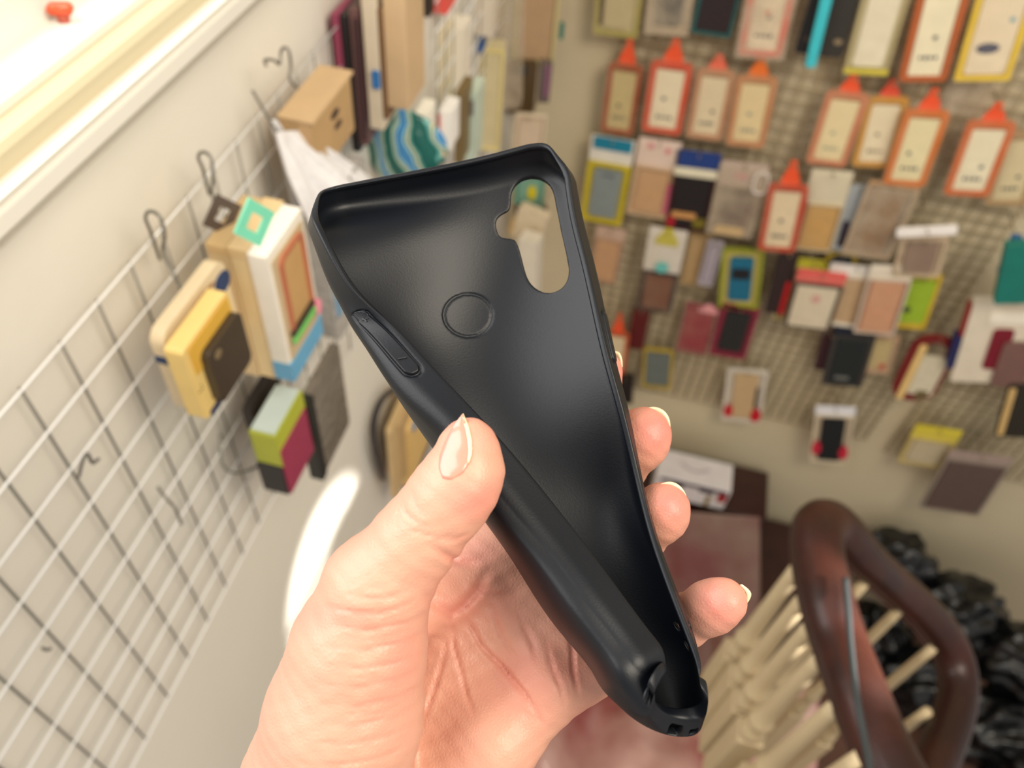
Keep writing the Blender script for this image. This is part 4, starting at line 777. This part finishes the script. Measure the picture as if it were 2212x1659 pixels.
slice_('slim_package', 'slim magenta backed package in the dark stack', 'package', (722, 30), (770, 300), 17, .88, .1, (150, 62, 92))
slice_('slim_package', 'slim black package, darkest of the stack on the left wall', 'package', (742, 34), (800, 335), 19, .88, .1, (28, 22, 26))
slice_('slim_package', 'slim mauve brown package right of the black one', 'package', (762, 20), (815, 320), 20, .88, .1, (110, 78, 78), [('dark_line', .3, .5, .3, .9, (58, 36, 44))])
slice_('slim_package', 'white edged package with a blue dot near its middle', 'package', (794, -20), (838, 285), 34, .88, .1, (222, 208, 186), [('blue_dot', .2, .60, .5, .13, (46, 120, 190))])
slice_('phone_case', 'dark rimmed tan case standing before the wide beige case', 'phone case', (820, 20), (856, 262), 14, .88, .09, (120, 88, 58))
slice_('phone_case', 'wide beige phone case hanging from the far left grid', 'phone case', (848, -40), (884, 240), 50, .88, .07, (206, 176, 138))
slice_('red_folder', 'coral red folder left of the black strap at the top', 'folder', (884, -60), (898, 82), 26, 1.25, .06, (240, 100, 92))
slice_('red_folder', 'coral red folder right of the black strap at the top', 'folder', (944, -60), (946, 30), 44, 1.3, .06, (240, 92, 84))
slice_('black_strap', 'short black strap between the two red folders', 'strap', (916, -60), (920, 38), 20, 1.22, .03, (40, 32, 30))
slice_('white_tube_box', 'bright white narrow box beside the teal bag', 'box', (908, 246), (894, 322), 26, 1.1, .05, (250, 246, 232))
slice_('white_tube_box', 'bright white box with a red edge above the held case', 'box', (962, 240), (972, 324), 28, 1.15, .05, (252, 250, 246), [('red_line', -.45, .5, .1, .8, (206, 60, 60))])
slice_('slim_package', 'olive brown slim package right of the white box', 'package', (992, 200), (1000, 356), 18, 1.2, .06, (116, 96, 56))
slice_('slim_package', 'pale aqua slim package left of the tall cream box', 'package', (1018, 200), (1022, 352), 22, 1.25, .06, (196, 212, 196), [('grey_print', 0, .2, .6, .2, (120, 118, 116))])
slice_('paper_bundle', 'cream paper bundle rising behind the teal bag', 'paper', (935, 70), (912, 240), 46, 1.35, .06, (232, 220, 190))
slice_('paper_bundle', 'white crumpled paper bundle left of the blue tag', 'paper', (978, 60), (960, 236), 44, 1.4, .06, (244, 236, 220), [('olive_label', -.2, .7, .4, .2, (186, 180, 90))])
slice_('slim_package', 'long cream package running above the wire hooks', 'package', (960, -50), (1010, 90), 60, 1.5, .05, (214, 198, 166))
slice_('slim_package', 'pale grey package left of the cloudy bag', 'package', (1040, -50), (1052, 80), 56, 1.6, .05, (226, 214, 196))
def blob(name, label, cat, c, size, m, seed=0, amp=.25, sub=4, squash=(1, 1, 1), rot=(0, 0, 0), freq=3.0, parent=None):
    bm = bmesh.new(); bmesh.ops.create_icosphere(bm, subdivisions=sub, radius=1.0)
    rnd = random.Random(seed); ph = [(Vector((rnd.uniform(-1, 1), rnd.uniform(-1, 1), rnd.uniform(-1, 1))).normalized() * rnd.uniform(.6, 1.6) * freq, rnd.uniform(0, 6.28)) for _ in range(14)]
    for v in bm.verts:
        n = v.co.normalized(); s = sum(1 - abs(math.sin(n.dot(k) + p)) * 2 for k, p in ph) / len(ph); v.co = n * (1 + amp * s)
        v.co = Vector((v.co.x * size[0] * squash[0], v.co.y * size[1] * squash[1], v.co.z * size[2] * squash[2]))
    o = bm_obj(name, bm, m, parent, True); o.location = c; o.rotation_euler = rot
    return tag(o, label, cat)
bagw = mat('white_thin_plastic', (244, 242, 244), rough=.35, bump=.5, bscale=40, trans=.15)
def drape(name, quad, m, nu, nv, fold, th=.004):
    """quad: four world corners TL, TR, BR, BL; fold(u, v) -> offset towards the camera side"""
    Vd = []; Qd = []; TL, TR, BR, BL = quad; nn_ = (TR - TL).cross(BL - TL).normalized(); nn_ = nn_ if nn_.dot(CF) < 0 else -nn_
    for j in range(nv):
        for i in range(nu):
            u, v = i / (nu - 1), j / (nv - 1); p = (TL * (1 - u) + TR * u) * (1 - v) + (BL * (1 - u) + BR * u) * v + nn_ * fold(u, v); Vd.append(tuple(p))
    for j in range(nv - 1):
        for i in range(nu - 1): k = j * nu + i; Qd.append((k, k + 1, k + nu + 1, k + nu))
    o = np_obj(name, Vd, Qd, m); sm = o.modifiers.new('thickness', 'SOLIDIFY'); sm.thickness = th; return o
wb = empty('plastic_bag', on_x(600, 282, -.375), 0, 'white thin plastic carrier bag hanging from the grid beside the held case', 'plastic bag')
fb = lambda u, v: .028 * math.sin(math.pi * u) * v + .010 * v * math.sin(13 * u + 2 * v) + .005 * v * math.sin(29 * u - 5 * v)
under(drape('bag_front', [on_x(594, 284, -.375), on_x(650, 282, -.366), on_x(812, 400, -.330), on_x(650, 500, -.350)], bagw, 40, 30, fb, .0015), wb)
under(drape('bag_back', [on_x(594, 286, -.380), on_x(650, 284, -.374), on_x(808, 404, -.350), on_x(646, 504, -.366)], bagw, 30, 20, lambda u, v: .006 * v * math.sin(11 * u), .0015), wb)
under(bm_obj('bag_handle', tube_mesh(spline([on_x(x, y, -.378) for x, y in ((612, 290), (590, 262), (600, 300), (618, 350), (640, 400))], 5), .0035, 6, ell=(1, .5)), bagw, None, True), wb)
sm_ = mat('teal_striped_plastic', (60, 150, 140), rough=.3, bump=.5, bscale=30); nt = sm_.node_tree; bb = nt.nodes['Principled BSDF']
tcs = nt.nodes.new('ShaderNodeTexCoord'); wv = nt.nodes.new('ShaderNodeTexWave'); wv.inputs['Scale'].default_value = 7; wv.inputs['Distortion'].default_value = 5; wv.inputs['Detail Scale'].default_value = 1.5
mp = nt.nodes.new('ShaderNodeMapping'); mp.inputs['Rotation'].default_value = (.4, .5, .3); nt.links.new(tcs.outputs['Object'], mp.inputs['Vector']); nt.links.new(mp.outputs[0], wv.inputs['Vector'])
rp = nt.nodes.new('ShaderNodeValToRGB'); rp.color_ramp.interpolation = 'CONSTANT'; nt.links.new(wv.outputs['Fac'], rp.inputs['Fac']); nt.links.new(rp.outputs['Color'], bb.inputs['Base Color'])
cols = [(0, (14, 92, 84)), (.22, (96, 172, 166)), (.42, (230, 206, 170)), (.58, (40, 124, 104)), (.72, (170, 214, 220)), (.86, (70, 140, 196))]
rp.color_ramp.elements[1].position = cols[1][0]
for i_, (p_, cc) in enumerate(cols):
    el = rp.color_ramp.elements[i_] if i_ < 2 else rp.color_ramp.elements.new(p_)
    el.position = p_; el.color = (*lin([v / 255 for v in cc]), 1)
q = on_y(872, 318, 1.0); s_ = 1 / F * q.dot(CF)
blob('striped_bag', 'teal, cream and blue striped plastic bag bulging above the held case', 'plastic bag', q, (100 * s_, 40 * s_, 100 * s_), sm_, 20, .3, 4, rot=(0, .25, 0))
# strap and tan cases low beside the thumb
bs = on_x(826, 930, -.40)
e = empty('belt_strap', bs, 0, 'black strap loop hanging low on the left wall beside the thumb', 'strap')
loop = spline([on_x(x, y, -.402) for x, y in ((852, 838), (822, 868), (806, 920), (810, 975), (826, 1030))], 6); under(bm_obj('strap_band', tube_mesh(loop, .0105, 8, ell=(1, .5)), G(34, 28, 34), None, True), e)
loop = spline([on_x(x, y, -.39) for x, y in ((842, 930), (848, 975), (858, 1034))], 6); under(bm_obj('strap_end', tube_mesh(loop, .014, 8, ell=(1, .5)), G(44, 34, 40), None, True), e)
lpack('phone_case_package', 'tan phone case package low between the strap and the held case', 'package', -.372, (842, 900), (872, 1040), (908, 820), [('card_body', 'rr', 0, .5, 1, 1, 0, .012, G(214, 184, 134), dict(r=.06)), ('case_back', 'rr', .05, .5, .7, .84, -.006, 0, G(196, 166, 120), dict(r=.08))])
lpack('phone_case_package', 'yellow edged package with a navy foot behind the thumb', 'package', -.36, (880, 890), (912, 1000), (945, 815), [('card_body', 'rr', 0, .5, 1, 1, 0, .02, G(240, 202, 130), dict(r=.06)), ('navy_foot', 'rr', 0, .97, 1.01, .08, -.002, .021, G(44, 54, 96)), ('blue_clip', 'dot', -.3, .12, .2, .12, -.004, 0, G(120, 150, 190))])
# wire hooks on the left grid
def lhook(pts, label, x0=-.39):
    P = spline([on_x(px, py, x0 + dx) for px, py, dx in pts], 6); return tag(bm_obj('display_hook', tube_mesh(P, .0015, 6), wire_steel_shade, None, True), label, 'hook', 'bare wire hooks on the left grid')
lhook([(345, 560, -.01), (325, 500, 0), (314, 470, .01), (325, 456, .02), (346, 470, .03), (356, 510, .03), (352, 545, .02), (378, 600, .03), (392, 622, .04)], 'bent wire hook standing on the grid above the yellow package')
lhook([(452, 420, -.01), (438, 365, 0), (428, 340, .01), (438, 328, .02), (456, 342, .03), (460, 385, .03), (458, 415, .02), (470, 462, .03)], 'bent wire hook above the dark diamond tag')
lhook([(575, 142, .0), (572, 130, .01), (592, 130, .02), (604, 138, .02), (608, 108, .02), (622, 106, .03), (628, 140, .03), (626, 170, .03), (640, 190, .03)], 'curled wire hook on the grid near the kraft box')
lhook([(545, 195, 0), (570, 238, .01), (598, 285, .02)], 'straight wire hook slanting towards the white bag')
lhook([(170, 1030, 0), (178, 998, .01), (188, 980, .02), (200, 1000, .02), (212, 992, .03)], 'small twisted wire tie on the bare part of the grid')
lhook([(340, 1052, 0), (362, 1080, .01), (378, 1098, .02), (392, 1132, .02)], 'short wire hook pointing down on the lower grid')
lhook([(476, 938, .0), (480, 1002, .01), (510, 1022, .02), (558, 1008, .03)], 'long thin wire hook under the yellow package')
lhook([(92, 1400, 0), (100, 1404, .006), (108, 1402, .01)], 'tiny wire tie on the lower left grid wire')
# ------------------------------------------------------------------ furniture and things on the floor below
wood = mat('dark_brown_wood', (62, 34, 30), rough=.35, noise=.3, nscale=8)
cab = empty('cabinet', (.45, 1.95, FLOOR), 0, 'dark brown wooden cabinet against the back wall under the printed box', 'cabinet')
bm = bmesh.new(); add_box(bm, (.10, 1.86, FLOOR), (.745, B - .03, -2.66), bevel=.006); under(bm_obj('cabinet_body', bm, wood), cab)
bm = bmesh.new(); add_box(bm, (.08, 1.84, -2.66), (.765, B - .025, -2.63), bevel=.005); under(bm_obj('cabinet_top', bm, wood), cab)
chest = empty('chest', (.95, 1.8, FLOOR), 0, 'low dark wooden chest right of the cabinet behind the handrail', 'chest')
bm = bmesh.new(); add_box(bm, (.79, 1.62, FLOOR), (1.12, B - .03, -2.98), bevel=.006); under(bm_obj('chest_body', bm, wood), chest)
bm = bmesh.new(); add_box(bm, (.775, 1.60, -2.98), (1.13, B - .025, -2.95), bevel=.005); under(bm_obj('chest_lid', bm, wood), chest)
# printed white box on the cabinet
b0, b1 = on_z(1405, 1056, -2.628), on_z(1560, 1102, -2.628)
wx = (b1.x - b0.x); bx = empty('printed_box', ((b0.x + b1.x) / 2, b1.y, -2.628), 0, 'white carton box with dark printing standing on the brown cabinet', 'box')
bm = bmesh.new(); add_box(bm, (-wx / 2, 0, 0), (wx / 2, .13, .13), bevel=.003); bm_obj('box_body', bm, G(232, 226, 226), bx)
for nm, x_, z_, w_, h_, col in (('printed_band', .02, .112, .9, .018, (50, 44, 62)), ('printed_mark', -.18, .094, .14, .03, (60, 50, 60)), ('printed_mark', .2, .098, .2, .022, (54, 46, 60)), ('gold_strip', -.2, .045, .05, .06, (150, 130, 60)), ('gold_strip', .26, .04, .06, .07, (140, 120, 60)), ('red_mark', .42, .075, .12, .05, (160, 30, 34))):
    layer(bx, nm, 'rr', x_ * wx, z_, w_ * wx, h_, -.002, .001, flat(col), .004)
bm = bmesh.new()
for k in range(9): t = (k - 4) / 4; add_box(bm, (t * .05 - .007, .05 + .02 * (t * t), .1295), (t * .05 + .007, .06 + .02 * (t * t), .1315))
bm_obj('printed_arc', bm, G(190, 180, 184), bx)
# brown printed plastic cover draped from the cabinet top to the step
pm = mat('brown_printed_plastic', (132, 108, 92), rough=.3, rgb2=(112, 52, 48), nscale=3.2, coat=.3, bump=.4, bscale=8)
cover = drape('plastic_cover', [on_y(1340, 1092, 1.80), on_y(1640, 1116, 1.83), on_z(1642, 1440, -3.10), on_z(1300, 1470, -3.12)], pm, 50, 60, lambda u, v: .02 + .02 * math.sin(14 * u + 3 * v) * v + .012 * math.sin(31 * u - 4 * v) * v)
tag(cover, 'brown printed plastic cover hanging down the front of the cabinet', 'plastic cover')
# glossy pinkish brown plastic sheet heaped on the landing
NX, NY = 90, 70; Vs = []; Qs = []
for j in range(NY):
    for i in range(NX):
        x = -.39 + 1.49 * i / (NX - 1); y = .45 + .93 * j / (NY - 1)
        z = -3.02 + .07 * math.sin(3.1 * x + 2.3 * y) + .05 * math.sin(7 * x - 4.4 * y + 1) + .045 * math.sin(13 * x + 9 * y + 2 * math.sin(4 * x)) * math.cos(5 * y - 3 * x) + .016 * math.sin(27 * x - 21 * y + 2 * math.sin(6 * y)) - .25 * max(0, y - 1.2)
        Vs.append((x, y, z))
for j in range(NY - 1):
    for i in range(NX - 1): k = j * NX + i; Qs.append((k, k + 1, k + NX + 1, k + NX))
sheet = np_obj('plastic_sheet', Vs, Qs, mat('pink_brown_plastic', (238, 196, 186), rough=.3, rgb2=(168, 88, 84), nscale=3.0, coat=.25, bump=.8, bscale=7))
sm = sheet.modifiers.new('thickness', 'SOLIDIFY'); sm.thickness = .004
tag(sheet, 'glossy pinkish brown plastic sheet heaped below the hand', 'plastic sheet')
# step / platform carrying the sheet
bm = bmesh.new(); add_box(bm, (-A + .01, .30, FLOOR), (1.12, 1.40, -3.18)); struct('floor_step', bm, mat('brown_floor_tile', (120, 84, 70), rough=.3, noise=.3, nscale=5))
# black rubbish bags in front of the chest
blk = mat('black_bin_liner', (13, 15, 17), rough=.2, bump=1.0, bscale=22, spec=.6)
for i_, (px, py, z, s, lb) in enumerate(((1930, 1215, -2.82, .17, 'black bin bag farthest back, touching the wall behind the handrail'), (2065, 1320, -2.90, .20, 'shiny black bin bag at the middle of the heap'), (2215, 1430, -2.90, .20, 'black bin bag at the right edge of the picture'),
                                           (2150, 1580, -3.08, .21, 'black bin bag lowest in the heap at the bottom right'), (2010, 1480, -3.20, .20, 'black bin bag seen between the thin balusters'), (1890, 1370, -3.18, .17, 'small black bin bag seen inside the handrail loop'),
                                           (2240, 1720, -3.05, .2, 'black bin bag cut off by the bottom right corner'))):
    p = on_z(px, py, z); blob('bin_bag', lb, 'bin bag', p, (s, s * .85, s * .9), blk, 40 + i_, .45, 5, freq=4.5)

# ------------------------------------------------------------------ staircase handrail and balusters
rail_m = mat('varnished_mahogany', (54, 21, 12), rough=.42, noise=.55, nscale=14, coat=.06, spec=.35, bump=.05, bscale=30)
RAIL = [(2010, 1850, .80), (1955, 1720, .84), (1895, 1600, .88), (1850, 1488, .92), (1812, 1385, .97), (1786, 1300, 1.0), (1768, 1215, 1.04), (1766, 1150, 1.07), (1790, 1128, 1.10), (1825, 1150, 1.12), (1868, 1200, 1.15), (1930, 1258, 1.20), (2000, 1322, 1.24), (2052, 1392, 1.26), (2070, 1465, 1.25), (2060, 1545, 1.21), (2025, 1640, 1.15), (1985, 1740, 1.08), (1950, 1850, 1.0)]
RP = spline([at_depth(*p) for p in RAIL], 7)
rail = empty('stair_railing', RP[60], 0, 'dark mahogany handrail curling round above cream turned balusters', 'railing')
rr_ = []
for i in range(len(RP)): t = i / (len(RP) - 1); rr_.append(.034 if t < .42 else .034 - .005 * min(1, (t - .42) / .2))
under(bm_obj('handrail', tube_mesh(RP, rr_, 16, ell=(.85, 1.05), upv=(0, 0, 1)), rail_m, None, True), rail)
under(bm_obj('rail_groove', tube_mesh([p + Vector((0, 0, -.030)) for p in RP], .012, 8, ell=(1, 1.6), upv=(0, 0, 1)), mat('dark_mahogany', (54, 24, 20), rough=.3), None, True), rail)
bal_m = mat('cream_painted_baluster', (204, 184, 148), rough=.5, noise=.05, nscale=9)
def baluster(top, prof_scale=1.0, drop=.50, r0=.0125):
    """turned spindle: long tapering shaft, collar rings, square block, lower shaft"""
    bm = bmesh.new(); T = Vector(top); n = 14
    sec = [(0, r0 * .8), (.03, r0 * .85), (.20, r0 * 1.05), (.245, r0 * 1.1), (.25, r0 * 1.35), (.258, r0 * 1.5), (.266, r0 * 1.35), (.270, r0 * 1.05), (.285, r0 * 1.15), (.295, r0 * 1.5), (.303, r0 * 1.6), (.311, r0 * 1.5), (.316, r0 * 1.0)]
    sec = [(d * prof_scale, r) for d, r in sec]; prev = None
    for d, r in sec:
        ring = [bm.verts.new(T + Vector((r * math.cos(2 * math.pi * k / n), r * math.sin(2 * math.pi * k / n), -d))) for k in range(n)]
        if prev:
            for k in range(n): bm.faces.new((prev[k], prev[(k + 1) % n], ring[(k + 1) % n], ring[k]))
        else: bm.faces.new(ring)
        prev = ring
    bm.faces.new(prev[::-1])
    z = sec[-1][0]; o = under(bm_obj('baluster', bm, bal_m, None, True), rail)
    bm = bmesh.new(); add_box(bm, (T.x - r0 * 1.6, T.y - r0 * 1.6, T.z - drop), (T.x + r0 * 1.6, T.y + r0 * 1.6, T.z - z + .002), bevel=.003)
    b = bm_obj('square_block', bm, bal_m, None); b.parent = o; return o
for px, py, d in ((1722, 1238, 1.06), (1738, 1300, 1.03), (1752, 1362, 1.0), (1772, 1432, .96), (1808, 1536, .91), (1858, 1650, .86)):
    baluster(at_depth(px + 4, py - 14, d), .92 if d > .95 else 1.0)
for px, py, d in ((1862, 1268, 1.17), (1946, 1318, 1.22), (2016, 1404, 1.25), (2000, 1545, 1.2)): baluster(at_depth(px + 4, py - 8, d), 1.5, .75, .0095)
cab_pts = [(1826, 1250, .975), (1832, 1320, .945), (1838, 1400, .913), (1850, 1500, .867), (1868, 1600, .832), (1890, 1720, .785)]
tag(bm_obj('power_cable', tube_mesh(spline([at_depth(*p) for p in cab_pts], 6), .0040, 8), G(46, 52, 54), None, True), 'black cable lying along the mahogany handrail', 'cable')

# aim the added spot lamp at the sunlit wall patch beside the hand
tgt = on_x(682, 1210, -A - .03); spo.location = Vector((1.15, .35, -.35)); spo.rotation_euler = (tgt - spo.location).to_track_quat('-Z', 'Y').to_euler()
